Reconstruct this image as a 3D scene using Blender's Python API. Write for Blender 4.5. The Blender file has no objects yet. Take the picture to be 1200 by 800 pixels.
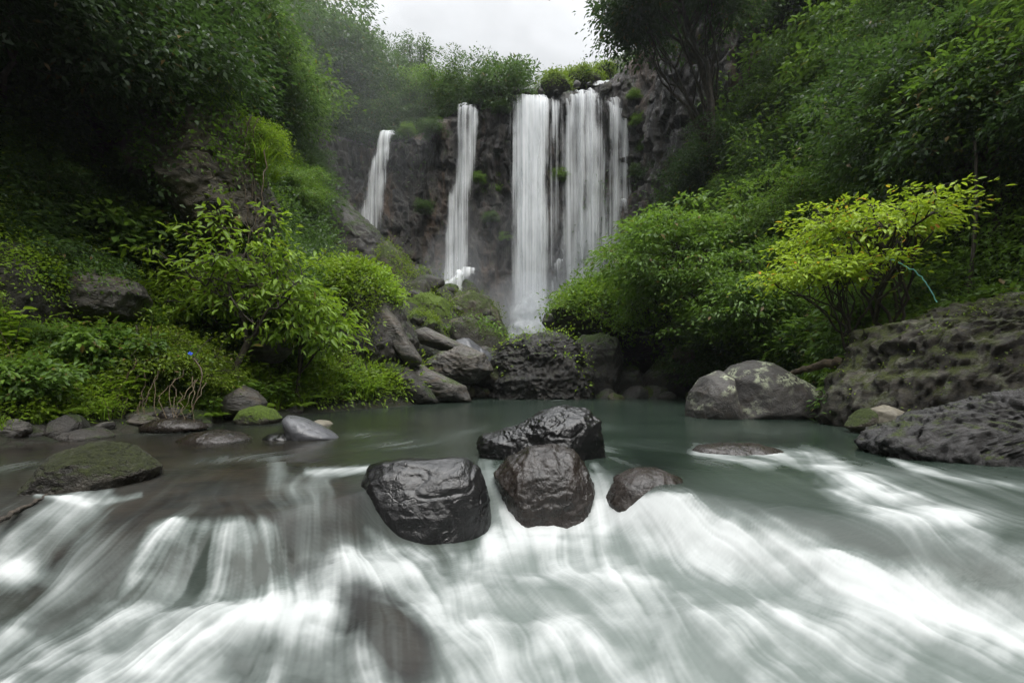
import bpy, bmesh, math, random
import numpy as np
from mathutils import Vector, Matrix

C = bpy.context.scene
COL = C.collection
rad = math.radians
F = 533.0      # focal length in reference pixels (1200 wide frame)
HOR = 441.0    # reference row of the horizon
HC = 1.0       # camera height over the pool

# ------------------------------------------------------------ camera
cam_d = bpy.data.cameras.new("camera"); cam = bpy.data.objects.new("camera", cam_d); COL.objects.link(cam)
cam.location = (0, 0, HC); cam.rotation_euler = (rad(90), 0, 0)
cam_d.sensor_width = 36.0; cam_d.lens = 36.0 * F / 1200.0
cam_d.shift_y = (HOR - 400.0) / 1200.0
cam_d.clip_start = 0.05; cam_d.clip_end = 2000
C.camera = cam
# ------------------------------------------------------------ light
SUN_EL, SUN_AZ = rad(60), rad(158)     # azimuth clockwise from +Y
w = bpy.data.worlds.new("World"); C.world = w; w.use_nodes = True
nt = w.node_tree; nt.nodes.clear()
out = nt.nodes.new('ShaderNodeOutputWorld'); bg = nt.nodes.new('ShaderNodeBackground')
sky = nt.nodes.new('ShaderNodeTexSky'); sky.sky_type = 'NISHITA'; sky.sun_disc = False
sky.sun_elevation = SUN_EL; sky.sun_rotation = SUN_AZ; sky.air_density = 1.0; sky.dust_density = 3.0
tc = nt.nodes.new('ShaderNodeTexCoord'); sep = nt.nodes.new('ShaderNodeSeparateXYZ')
nt.links.new(tc.outputs['Generated'], sep.inputs[0])
pw_ = nt.nodes.new('ShaderNodeMath'); pw_.operation = 'POWER'; pw_.use_clamp = True; pw_.inputs[1].default_value = 5.0   # thin bright cloud towards the zenith
nt.links.new(sep.outputs[2], pw_.inputs[0])
mr = nt.nodes.new('ShaderNodeMapRange'); mr.inputs[1].default_value = 0.0; mr.inputs[2].default_value = 1.0
mr.inputs[3].default_value = 2.95; mr.inputs[4].default_value = 36.0
nt.links.new(pw_.outputs[0], mr.inputs[0])
mp = nt.nodes.new('ShaderNodeMapping'); mp.inputs['Scale'].default_value = (1.0, 1.0, 2.2)
nt.links.new(tc.outputs['Generated'], mp.inputs[0])
no = nt.nodes.new('ShaderNodeTexNoise'); no.inputs['Scale'].default_value = 3.0; no.inputs['Detail'].default_value = 6
no.inputs['Roughness'].default_value = 0.5; no.inputs['Distortion'].default_value = 0.3
nt.links.new(mp.outputs[0], no.inputs['Vector'])
cr = nt.nodes.new('ShaderNodeMapRange'); cr.inputs[1].default_value = 0.3; cr.inputs[2].default_value = 0.7
cr.inputs[3].default_value = 0.72; cr.inputs[4].default_value = 1.12
nt.links.new(no.outputs[0], cr.inputs[0])
mu = nt.nodes.new('ShaderNodeMath'); mu.operation = 'MULTIPLY'
nt.links.new(mr.outputs[0], mu.inputs[0]); nt.links.new(cr.outputs[0], mu.inputs[1])
cl = nt.nodes.new('ShaderNodeVectorMath'); cl.operation = 'SCALE'; cl.inputs[0].default_value = (0.985, 1.0, 1.015)
nt.links.new(mu.outputs[0], cl.inputs['Scale'])
mx = nt.nodes.new('ShaderNodeMix'); mx.data_type = 'RGBA'; mx.inputs[0].default_value = 0.93
nt.links.new(sky.outputs[0], mx.inputs[6]); nt.links.new(cl.outputs[0], mx.inputs[7])
nt.links.new(mx.outputs[2], bg.inputs[0]); bg.inputs[1].default_value = 0.1
nt.links.new(bg.outputs[0], out.inputs[0])
sd = bpy.data.lights.new("sun", 'SUN'); so = bpy.data.objects.new("sun", sd); COL.objects.link(so)
sd.energy = 1.35; sd.angle = rad(28); sd.color = (1.0, 0.97, 0.92)
sdir = Vector((math.sin(SUN_AZ) * math.cos(SUN_EL), math.cos(SUN_AZ) * math.cos(SUN_EL), math.sin(SUN_EL)))
so.rotation_euler = sdir.to_track_quat('Z', 'Y').to_euler(); so.location = (0, -20, 60)
vs = C.view_settings; vs.view_transform = 'Standard'; vs.look = 'None'; vs.gamma = 1; vs.exposure = 1.02
C.display_settings.display_device = 'sRGB'
C.cycles.max_bounces = 7; C.cycles.diffuse_bounces = 3; C.cycles.glossy_bounces = 3
C.cycles.transmission_bounces = 5; C.cycles.transparent_max_bounces = 16; C.cycles.volume_bounces = 1
C.cycles.caustics_reflective = False; C.cycles.caustics_refractive = False
C.cycles.sample_clamp_indirect = 2.5

# ------------------------------------------------------------ helpers
rng = np.random.default_rng(7)
def W(px, py, Y):
    """point at reference pixel px,py and distance Y"""
    return np.array([(px - 600.0) / F * Y, Y, HC + (HOR - py) / F * Y])
def h3(i, j, k, s):
    n = (i.astype(np.int64) * 374761393 + j.astype(np.int64) * 668265263 + k.astype(np.int64) * 2147483647 + s * 1274126177) & 0xffffffff
    n = ((n ^ (n >> 13)) * 1274126177) & 0xffffffff
    n = ((n ^ (n >> 15)) * 2246822519) & 0xffffffff
    return ((n ^ (n >> 16)) & 0xffff).astype(np.float32) / 32767.5 - 1.0
def vn(P, s=0):
    P = np.asarray(P, dtype=np.float64); f = np.floor(P); t = (P - f); t = t * t * t * (t * (t * 6 - 15) + 10)
    i, j, k = f[..., 0].astype(np.int64), f[..., 1].astype(np.int64), f[..., 2].astype(np.int64)
    r = 0
    for a in (0, 1):
        wa = t[..., 0] if a else 1 - t[..., 0]
        for b in (0, 1):
            wb = t[..., 1] if b else 1 - t[..., 1]
            for c in (0, 1):
                wc = t[..., 2] if c else 1 - t[..., 2]
                r = r + wa * wb * wc * h3(i + a, j + b, k + c, s)
    return r
def fbm(P, o=4, s=0, g=0.5, l=2.03):
    r = 0; a = 1.0; t = 0; P = np.asarray(P, dtype=np.float64)
    for q in range(o):
        r = r + a * vn(P, s + q * 17); t += a; a *= g; P = P * l + 11.3
    return r / t
def ridged(P, o=4, s=0, g=0.5):
    r = 0; a = 1.0; t = 0; P = np.asarray(P, dtype=np.float64)
    for q in range(o):
        r = r + a * (1 - 2 * np.abs(vn(P, s + q * 17))); t += a; a *= g; P = P * 2.07 + 7.1
    return r / t
def sst(a, b, x):
    t = np.clip((x - a) / (b - a), 0, 1); return t * t * (3 - 2 * t)

def mesh_np(name, V, faces_quads=None, faces_tris=None, mat=None, smooth=False, attrs=None, uv=None):
    me = bpy.data.meshes.new(name); V = np.asarray(V, dtype=np.float32)
    me.vertices.add(len(V)); me.vertices.foreach_set('co', V.ravel())
    loops = []; starts = []; n = 0
    if faces_quads is not None and len(faces_quads):
        q = np.asarray(faces_quads, dtype=np.int32); loops.append(q.ravel()); starts.append(np.arange(len(q), dtype=np.int32) * 4); n = len(q) * 4
    if faces_tris is not None and len(faces_tris):
        q = np.asarray(faces_tris, dtype=np.int32); loops.append(q.ravel()); starts.append(n + np.arange(len(q), dtype=np.int32) * 3)
    loops = np.concatenate(loops); starts = np.concatenate(starts)
    me.loops.add(len(loops)); me.loops.foreach_set('vertex_index', loops)
    me.polygons.add(len(starts)); me.polygons.foreach_set('loop_start', starts)
    me.update(calc_edges=True)
    if smooth: me.polygons.foreach_set('use_smooth', np.ones(len(starts), dtype=bool))
    for k, (dom, arr) in (attrs or {}).items():
        a = me.attributes.new(k, 'FLOAT', dom); a.data.foreach_set('value', np.asarray(arr, dtype=np.float32).ravel())
    if mat is not None: me.materials.append(mat)
    return me
def link(name, me, parent=None, loc=None):
    o = bpy.data.objects.new(name, me); COL.objects.link(o)
    if parent is not None: o.parent = parent
    if loc is not None: o.location = loc
    return o
def tag(o, label=None, cat=None, group=None, kind=None):
    if label: o['label'] = label
    if cat: o['category'] = cat
    if group: o['group'] = group
    if kind: o['kind'] = kind
    return o
def grid_faces(nr, nc):
    i = np.arange(nr * nc).reshape(nr, nc)
    return np.stack([i[:-1, :-1], i[:-1, 1:], i[1:, 1:], i[1:, :-1]], -1).reshape(-1, 4)

# node helper
class NT:
    def __init__(s, name):
        s.m = bpy.data.materials.new(name); s.m.use_nodes = True; s.t = s.m.node_tree; s.t.nodes.clear()
        s.out = s.n('OutputMaterial')
    def n(s, typ, **kw):
        nd = s.t.nodes.new('ShaderNode' + typ)
        for k, v in kw.items(): setattr(nd, k, v)
        return nd
    def l(s, a, b): s.t.links.new(a, b)
    def set(s, inp, v):
        if hasattr(v, 'is_output') or isinstance(v, bpy.types.NodeSocket): s.l(v, inp)
        else: inp.default_value = v
    def noise(s, scale, vec=None, detail=4, rough=0.55, dist=0.0, norm=True):
        n = s.n('TexNoise'); n.inputs['Scale'].default_value = scale; n.inputs['Detail'].default_value = detail
        n.inputs['Roughness'].default_value = rough; n.inputs['Distortion'].default_value = dist
        if vec is not None: s.l(vec, n.inputs['Vector'])
        return n.outputs[0]
    def map(s, vec, scale=(1, 1, 1), loc=(0, 0, 0), rot=(0, 0, 0)):
        n = s.n('Mapping'); n.inputs['Scale'].default_value = scale; n.inputs['Location'].default_value = loc
        n.inputs['Rotation'].default_value = rot; s.l(vec, n.inputs[0]); return n.outputs[0]
    def rng(s, v, a, b, c=0.0, d=1.0, smooth=False):
        n = s.n('MapRange'); n.clamp = True
        if smooth: n.interpolation_type = 'SMOOTHSTEP'
        s.l(v, n.inputs[0])
        for i, x in enumerate((a, b, c, d)): n.inputs[i + 1].default_value = x
        return n.outputs[0]
    def math(s, op, a, b=0.0, c=None):
        n = s.n('Math', operation=op); s.set(n.inputs[0], a); s.set(n.inputs[1], b)
        if c is not None: s.set(n.inputs[2], c)
        return n.outputs[0]
    def mix(s, f, a, b, typ='MIX'):
        n = s.n('Mix', data_type='RGBA', blend_type=typ); s.set(n.inputs[0], f)
        s.set(n.inputs[6], a if not isinstance(a, tuple) else (*a, 1)[:4]); s.set(n.inputs[7], b if not isinstance(b, tuple) else (*b, 1)[:4])
        return n.outputs[2]
    def attr(s, name):
        n = s.n('Attribute'); n.attribute_name = name; return n.outputs['Fac']
    def bump(s, h, strength=0.5, dist=0.05, nrm=None):
        n = s.n('Bump'); n.inputs['Strength'].default_value = strength; n.inputs['Distance'].default_value = dist
        s.l(h, n.inputs['Height'])
        if nrm is not None: s.l(nrm, n.inputs['Normal'])
        return n.outputs[0]
    def bsdf(s, col, rough=0.5, nrm=None, spec=0.5, coat=0.0, coat_rough=0.1, out=True):
        n = s.n('BsdfPrincipled')
        s.set(n.inputs['Base Color'], (*col, 1) if isinstance(col, tuple) else col); s.set(n.inputs['Roughness'], rough)
        s.set(n.inputs['Specular IOR Level'], spec); s.set(n.inputs['Coat Weight'], coat); n.inputs['Coat Roughness'].default_value = coat_rough
        if nrm is not None: s.l(nrm, n.inputs['Normal'])
        if out: s.l(n.outputs[0], s.out.inputs[0])
        return n.outputs[0]
    def obj(s): return s.n('TexCoord').outputs['Object']
    def world(s): return s.n('NewGeometry').outputs['Position']
    def nz(s):
        g = s.n('NewGeometry'); x = s.n('SeparateXYZ'); s.l(g.outputs['Normal'], x.inputs[0]); return x.outputs[2]

def rock_mat(name, c1, c2, c3=None, rough=(0.35, 0.7), moss=None, moss_lo=0.35, moss_amt=0.5, bs=1.0, bstr=0.6, coat=0.0,
             lichen=0.0, crack=0.35, speck=0.0, strat=None):
    t = NT(name); v = t.world()
    vv = v if strat is None else t.map(v, scale=strat[0], rot=strat[1])
    n1 = t.noise(1.3 * bs, vv, 7, 0.62, 0.4); n2 = t.noise(7 * bs, vv, 5, 0.65); n3 = t.noise(32 * bs, vv, 3, 0.6)
    col = t.mix(t.rng(n1, 0.35, 0.68), c1, c2)
    if c3: col = t.mix(t.rng(t.noise(2.7 * bs, vv, 5, 0.6, 0.6), 0.5, 0.72), col, c3)
    col = t.mix(t.rng(n2, 0.3, 0.7, 0.35, 0.0), col, (0.008, 0.008, 0.008))
    vo = t.n('TexVoronoi', feature='DISTANCE_TO_EDGE'); vo.inputs['Scale'].default_value = 1.1 * bs
    dv = t.n('VectorMath', operation='ADD'); t.l(vv, dv.inputs[0])
    nn = t.n('TexNoise'); nn.inputs['Scale'].default_value = 1.5 * bs; nn.inputs['Detail'].default_value = 4; t.l(v, nn.inputs['Vector'])
    t.l(nn.outputs[1], dv.inputs[1]); t.l(dv.outputs[0], vo.inputs['Vector'])
    ck = t.rng(vo.outputs[0], 0.0, 0.035, 1, 0)
    h = t.math('ADD', t.math('MULTIPLY', n1, 0.5), t.math('ADD', t.math('MULTIPLY', n2, 0.4), t.math('ADD', t.math('MULTIPLY', n3, 0.16), t.math('MULTIPLY', t.noise(90 * bs, v, 2, 0.6), 0.05))))
    h = t.math('SUBTRACT', h, t.math('MULTIPLY', ck, crack * 0.3))
    r = t.rng(n2, 0.3, 0.7, rough[0], rough[1])
    if speck:
        col = t.mix(t.rng(t.noise(18 * bs, v, 3, 0.7), 0.62, 0.7, 0, speck), col, (0.3, 0.29, 0.27))
    if lichen:
        lm = t.math('MULTIPLY', t.rng(t.noise(1.6, v, 3, 0.5), 0.50, 0.56), t.rng(t.noise(9, v, 5, 0.7), 0.46, 0.53))
        lm = t.math('MULTIPLY', lm, t.rng(t.nz(), 0.1, 0.45, 0, lichen)); col = t.mix(lm, col, (0.34, 0.37, 0.25)); h = t.math('ADD', h, t.math('MULTIPLY', lm, 0.08))
        r = t.math('MAXIMUM', r, t.math('MULTIPLY', lm, 0.85))
    if moss:
        mk = t.math('MULTIPLY', t.rng(t.math('ADD', t.nz(), t.math('MULTIPLY', t.math('SUBTRACT', n2, 0.5), 1.6)), moss_lo, moss_lo + 0.35), t.rng(t.noise(0.9 * bs, v, 5, 0.65, 0.5), 0.62 - moss_amt * 0.4, 0.72 - moss_amt * 0.4))
        mc = t.mix(t.rng(t.noise(22, v, 4, 0.7), 0.35, 0.7), tuple(x * 0.35 for x in moss), moss)
        col = t.mix(mk, col, mc); h = t.math('ADD', h, t.math('MULTIPLY', mk, t.math('MULTIPLY', t.noise(60, v, 3, 0.7), 0.5)))
        r = t.math('MAXIMUM', r, t.math('MULTIPLY', mk, 0.9))
    b = t.bump(h, bstr, 0.2 / bs)
    t.bsdf(col, r, b, coat=coat, coat_rough=0.08)
    return t.m

M = {}
M['wet_black'] = rock_mat('wet_black_rock', (0.004, 0.004, 0.0045), (0.015, 0.0145, 0.015), None, (0.10, 0.30), bs=1.8, bstr=0.36, coat=0.08, crack=0.3)
M['wet_brown'] = rock_mat('wet_brown_rock', (0.008, 0.006, 0.005), (0.032, 0.023, 0.018), (0.022, 0.015, 0.012), (0.16, 0.42), bs=2.2, bstr=0.45, coat=0.08, crack=0.4)
M['dark'] = rock_mat('dark_rock', (0.018, 0.017, 0.016), (0.07, 0.063, 0.055), (0.05, 0.04, 0.03), (0.35, 0.65), moss=(0.06, 0.10, 0.012), moss_lo=0.3, moss_amt=0.45, bs=1.1, bstr=0.9)
M['dark_moss'] = rock_mat('dark_mossy_rock', (0.018, 0.017, 0.014), (0.075, 0.065, 0.05), (0.05, 0.045, 0.02), (0.5, 0.8), moss=(0.055, 0.068, 0.012), moss_lo=0.15, moss_amt=0.6, bs=1.3, bstr=1.0)
M['moss'] = rock_mat('moss_covered_rock', (0.03, 0.03, 0.02), (0.08, 0.07, 0.05), None, (0.6, 0.85), moss=(0.14, 0.22, 0.02), moss_lo=-0.1, moss_amt=1.0, bs=1.3, bstr=0.9)
M['slab'] = rock_mat('pale_slab_rock', (0.05, 0.047, 0.045), (0.17, 0.155, 0.135), (0.10, 0.075, 0.05), (0.3, 0.55), moss=(0.09, 0.14, 0.02), moss_lo=0.55, moss_amt=0.3, bs=0.8, bstr=0.8, strat=((0.5, 1.0, 2.2), (0.3, 0.5, 0.2)))
M['grey'] = rock_mat('grey_boulder_rock', (0.034, 0.031, 0.029), (0.085, 0.079, 0.073), (0.062, 0.050, 0.04), (0.5, 0.75), moss=None, bs=1.4, bstr=0.55, lichen=0.9, crack=0.3, speck=0.12)
M['bank'] = rock_mat('banded_bank_rock', (0.016, 0.014, 0.011), (0.085, 0.072, 0.055), (0.07, 0.06, 0.03), (0.5, 0.8), moss=(0.07, 0.085, 0.012), moss_lo=0.2, moss_amt=0.45, bs=3.2, bstr=1.0, lichen=0.22, strat=((0.9, 0.9, 1.6), (0.0, -0.35, 0.1)))
M['shelf'] = rock_mat('dark_shelf_rock', (0.02, 0.02, 0.02), (0.06, 0.056, 0.055), None, (0.35, 0.65), moss=(0.07, 0.10, 0.01), moss_lo=0.55, moss_amt=0.35, bs=3.0, bstr=1.0)
M['tan'] = rock_mat('tan_stone', (0.13, 0.115, 0.085), (0.24, 0.215, 0.16), None, (0.5, 0.7), bs=2.0, bstr=0.4, crack=0.1)
M['slate'] = rock_mat('slate_stone', (0.06, 0.062, 0.07), (0.105, 0.107, 0.115), None, (0.25, 0.4), bs=1.5, bstr=0.25, crack=0.05)
M['crag'] = rock_mat('crag_rock', (0.05, 0.044, 0.034), (0.23, 0.20, 0.15), (0.12, 0.10, 0.05), (0.5, 0.8), moss=(0.10, 0.14, 0.02), moss_lo=0.5, moss_amt=0.4, bs=1.3, bstr=1.0, crack=.8, strat=((0.6, 1.0, 1.8), (0.3, 0.6, 0.2)))
M['ochre'] = rock_mat('mossy_brown_outcrop', (0.05, 0.043, 0.03), (0.13, 0.11, 0.08), (0.09, 0.08, 0.03), (0.6, 0.8), moss=(0.09, 0.13, 0.02), moss_lo=0.1, moss_amt=0.55, bs=1.0, bstr=1.0)
# ------------------------------------------------------------ terrain
RV = [(0,-6,-1.2),(-4,-6,-1.2),(4,-6,-1.2),(0,0,-1.1),(-3,0,-1),(3,0,-1),(0,4,-.8),(-3,4,-.7),(3,4,-.7),(0,8,-.6),(-3,8,-.5),(3,8,-.6),(0,13,-.7),(4,13,-.7),(5,18,-.7),(1,18,-.7),(5,22,-.6),
 (-6.5,-4,0),(-6.8,2,0),(-7.4,5,0),(-7.0,7,0),(-6.3,9,0),(-5.8,11,0),(-4.6,14,0),(-3.6,17,0),(-2.7,20,0),(-1.5,22.5,0),
 (-8.5,4,1.0),(-8.4,7,1.0),(-9.5,8,3.0),(-8.3,9,1.2),(-7.4,12,0.8),(-9.4,10,2.6),(-8.6,13,2.5),(-6.6,17,4.2),(-5.2,18,2.8),(-4.1,18.5,0.8),(-5.6,14.5,1.2),(-9,16,5.0),
 (-2,24,1.2),(-4,24,3),(-4,28,5.5),(-8,28,7),(-5,33,8),(-9,34,9.5),(-13,34,12),(0,30,2.5),(2,33,3),(1,38.3,4),(-4,38.3,8),(-9,38.3,10),(-13,38.3,12),(6,33,4),(9,37.5,5),(4,27,1.5),(8,27,3),(5,24.5,.3),(9,24,1),
 (-11,5,6),(-11.8,9,8),(-11.5,12,9),(-11,14,8),(-14,8,13),(-14,13,14),(-13,2,9),(-12,18,7),(-14,20,10),(-14,26,11),(-20,20,20),(-19,28,19),(-19,34,19),(-26,30,30),(-25,15,24),(-30,38,34),(-26,5,24),(-14,-6,11),
 (5.2,-4,0),(5,2,0),(5,4.5,0),(5.2,6.7,-.3),(5.8,9,-.3),(8.4,11,0),(9,14,0),(9.5,18,0),(9.5,22,0),
 (7,5,-.2),(7.2,8,-.2),(9.5,9,.5),(11,12,2.2),(10.8,16,2),(11.5,20,4),(12,24,7),(12.5,28,9),(12.3,33,12),(12,38,16),(9.8,33,5),
 (14,8,6),(15,12,8),(15,16,9),(16,20,13),(17,25,18),(16,30,21),(15.5,36,25),(20,10,14),(22,16,20),(24,24,28),(26,32,34),(31,12,27),(32,25,36),(11,4,1.0),(18,3,10),(26,0,20),(14,-6,6),
 (-24,44,24),(-17,42,21.6),(-11,42,21.4),(-4,42,24),(0,42,25),(5,42,25.2),(10,42,26.5),(15,42,31),(-20,55,32),(-8,54,26),(0,55,28),(6,50,28),(10,55,32),(20,50,38),(0,62,30),(-30,60,40),(32,60,45)]
RV = np.array(RV, float)
_A = np.linalg.norm(RV[:, None, :2] - RV[None, :, :2], axis=2)
_n = len(RV); _K = np.zeros((_n + 3, _n + 3)); _K[:_n, :_n] = _A; _K[:_n, _n] = 1; _K[:_n, _n + 1:] = RV[:, :2]; _K[_n, :_n] = 1; _K[_n + 1:, :_n] = RV[:, :2].T
_w = np.linalg.solve(_K, np.concatenate([RV[:, 2], [0, 0, 0]]))
def ground(x, y, detail=True):
    x = np.atleast_1d(np.asarray(x, float)); y = np.atleast_1d(np.asarray(y, float)); sh = x.shape
    xc = np.clip(x.ravel(), -30, 32); yc = np.clip(y.ravel(), -8, 62); z = np.zeros(len(xc))
    for a in range(0, len(xc), 20000):
        b = slice(a, a + 20000)
        d = np.sqrt((xc[b, None] - RV[None, :, 0]) ** 2 + (yc[b, None] - RV[None, :, 1]) ** 2)
        z[b] = d @ _w[:_n] + _w[_n] + _w[_n + 1] * xc[b] + _w[_n + 2] * yc[b]
    far = np.maximum(np.hypot(x.ravel() - xc, y.ravel() - yc), 0)
    z += np.where(far > 0, 4 * np.sqrt(far), 0)
    if detail:
        P = np.stack([x.ravel(), y.ravel(), z * 0.6], -1)
        amp = sst(0.0, 3.0, z)
        z = z + amp * (fbm(P * 0.35, 4, 3) * 1.1) + 0.10 * fbm(P * 2.1, 3, 5)
    return z.reshape(sh)
gx = np.concatenate([-32 - np.geomspace(160, 2, 10), np.linspace(-32, 34, 265), 34 + np.geomspace(2, 160, 10)])
gy = np.concatenate([-8 - np.geomspace(90, 2, 8), np.linspace(-8, 60, 265), 60 + np.geomspace(2, 200, 10)])
GX, GY = np.meshgrid(gx, gy); GZ = ground(GX, GY)
# wash the terrain out sideways so that steep faces get ledges
t = NT('ground_soil'); v = t.world()
n1 = t.noise(0.8, v, 8, 0.65, 0.4); n2 = t.noise(6, v, 6, 0.7)
c = t.mix(t.rng(n1, 0.35, 0.65), (0.018, 0.016, 0.012), (0.05, 0.042, 0.028)); c = t.mix(t.rng(n2, 0.4, 0.7), c, (0.02, 0.035, 0.008))
t.bsdf(c, 0.8, t.bump(t.math('ADD', n1, n2), 1.0, 0.3)); M['ground'] = t.m
M['black_pitted'] = rock_mat('black_pitted_rock', (0.010, 0.010, 0.010), (0.042, 0.038, 0.034), (0.03, 0.024, 0.018), (0.25, 0.6), moss=(0.06, 0.09, 0.012), moss_lo=0.5, moss_amt=0.35, bs=1.6, bstr=1.0)
me = mesh_np('ground', np.stack([GX, GY, GZ], -1).reshape(-1, 3), grid_faces(*GX.shape), mat=M['ground'], smooth=True)
tag(link('ground', me), kind='structure')

# ------------------------------------------------------------ cliff
cp = np.array([(-30,24,20,23),(-24,31,14,22.5),(-18,36.5,11,21.6),(-14,38.3,10,21.4),(-9,39.0,8,21.8),(-6,39.2,6,23),(-3.6,39.2,5,24.1),(-1,39.2,3,24.8),(0.3,39.3,2,25.2),(3.2,39.3,2,24.9),(4.5,39.2,2,25.4),(7,39.0,2,25.6),(9,38.2,2,26.2),(10.6,36.2,2,28),(11.6,33,2,27),(13.5,29.5,3,25),(17,26,8,24)], float)
d = np.r_[0, np.cumsum(np.hypot(*np.diff(cp[:, :2], axis=0).T))]
S = np.linspace(0, d[-1], 620)
CXY = np.stack([np.interp(S, d, cp[:, i]) for i in range(4)], -1)
k = np.ones(25) / 25
for i in (0, 1):
    p = np.pad(CXY[:, i], 12, mode='edge'); CXY[:, i] = np.convolve(p, k, 'valid')
tx = np.gradient(CXY[:, 0]); ty = np.gradient(CXY[:, 1]); L = np.hypot(tx, ty); NX, NY = ty / L, -tx / L   # towards camera
T_ = np.linspace(0, 1, 260)
Sg, Tg = np.meshgrid(S, T_)
z0 = np.interp(S, S, CXY[:, 2])[None]; z1 = CXY[:, 3][None]
Zg = z0 + (z1 - z0) * Tg
Pn = np.stack([Sg, Zg * 0, Zg], -1)
def cliff_off(s, z):
    P = np.stack([s, np.zeros_like(s), z], -1)
    warp = fbm(P * 0.4, 3, 61) * 0.9
    P2 = np.stack([s + warp, np.zeros_like(s), z], -1)
    big = fbm(P * np.array([0.16, 1, 0.06]), 3, 40) * 1.3
    colm = ridged(P2 * np.array([0.75, 1, 0.11]), 4, 45, .6) * 0.6
    # blocky joints
    c1 = h3(np.floor((s + warp) * 1.25).astype(int), np.zeros(s.shape, int), np.floor(z * 0.5 + h3(np.floor((s + warp) * 1.25).astype(int), np.zeros(s.shape, int), np.zeros(s.shape, int), 9)).astype(int), 3) * 0.34
    fine = fbm(P * np.array([2.4, 1, 1.6]), 3, 50) * 0.28
    ledge = 0.35 * sst(-.1, .3, vn(P * np.array([0.12, 1, 0.35]), 77))
    return big + colm + c1 + fine + ledge
OFF = cliff_off(Sg, Zg)
lean = (1 - Tg) ** 2 * 1.6 - sst(0.93, 1.0, Tg) * 0.8
X = CXY[:, 0][None] + NX[None] * (OFF + lean); Y = CXY[:, 1][None] + NY[None] * (OFF + lean)
V = np.stack([X, Y, Zg], -1)
cap = []
for q, (bk, up) in enumerate(((0.6, .25), (1.6, .3), (3, .35), (6, .2), (9, -1.5))):
    cap.append(np.stack([X[-1] - NX * bk, Y[-1] - NY * bk, Zg[-1] + up + 0.35 * fbm(np.stack([S, S * 0 + bk, S * 0], -1) * 0.8, 3, 90 + q)], -1))
V = np.concatenate([V, np.array(cap)], 0)
t = NT('cliff_rock'); v = t.world(); vm = t.map(v, scale=(1.0, 1.0, 0.22)); vw = t.map(v, scale=(1, 1, 0.08))
n1 = t.noise(0.9, vm, 8, 0.66, 0.5); n2 = t.noise(4.5, vm, 6, 0.7); n3 = t.noise(1.6, vw, 5, 0.6)
c = t.mix(t.rng(n1, 0.35, 0.65), (0.010, 0.009, 0.009), (0.060, 0.050, 0.042))
c = t.mix(t.rng(t.noise(0.45, vm, 6, 0.6, 0.5), 0.52, 0.68, 0, 0.8), c, (0.12, 0.068, 0.035))
c = t.mix(t.rng(n3, 0.48, 0.62, 0, 0.75), c, (0.010, 0.010, 0.011))
c = t.mix(t.rng(t.noise(1.2, v, 5, 0.7, 0.4), 0.58, 0.68, 0, 0.6), c, (0.045, 0.07, 0.015))
t.bsdf(c, t.rng(n2, 0.3, 0.7, 0.35, 0.7), t.bump(t.math('ADD', n1, t.math('MULTIPLY', n2, 0.7)), 1.0, 0.5)); M['cliff'] = t.m
me = mesh_np('cliff', V.reshape(-1, 3), grid_faces(V.shape[0], V.shape[1])[:, ::-1], mat=M['cliff'], smooth=False)
tag(link('cliff', me), kind='structure')

# ------------------------------------------------------------ river water
lipx = np.array([-9, -5, -3.3, -2.75, -2.2, -1.85, -1.5, -1.0, -.4, 0, .9, 1.3, 1.8, 2.4, 3.4, 6])
lipy = np.array([3.8, 3.7, 3.75, 3.58, 3.42, 3.48, 3.95, 4.65, 5.0, 5.05, 4.9, 4.3, 3.95, 3.6, 3.1, 2.6])
_lx = np.linspace(-9, 6, 1501); _ly = np.interp(_lx, lipx, lipy); _k = np.exp(-(np.arange(-60, 61) / 26.0) ** 2); _ly = np.convolve(np.pad(_ly, 60, mode='edge'), _k / _k.sum(), 'valid')
def wz(x, y):
    ly = np.interp(x, _lx, _ly)
    wdt = np.interp(x, [-4, -3.0, -2.2, -1.8, -.8, .8, 1.4, 2.5], [1.5, 1.2, .55, .65, .9, .8, .8, .8])
    dr = sst(0, 1, (ly - y) / wdt)
    z = -0.34 * dr - 0.09 * np.clip(ly - y, 0, 4) * dr - 0.035 * np.clip(5.2 - y, 0, 3) 
    # brown ledge sags to the left
    return z
def wpy(x, y): return HOR + F * (HC - wz(x, y)) / y
def unproj(px, py):
    """water point under reference pixel (marching down the profile)"""
    ys = np.geomspace(30, 1.3, 900); xs = (px - 600) / F * ys; p = wpy(xs, ys)
    i = np.argmax(p >= py); return np.array([xs[i], ys[i]])
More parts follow.
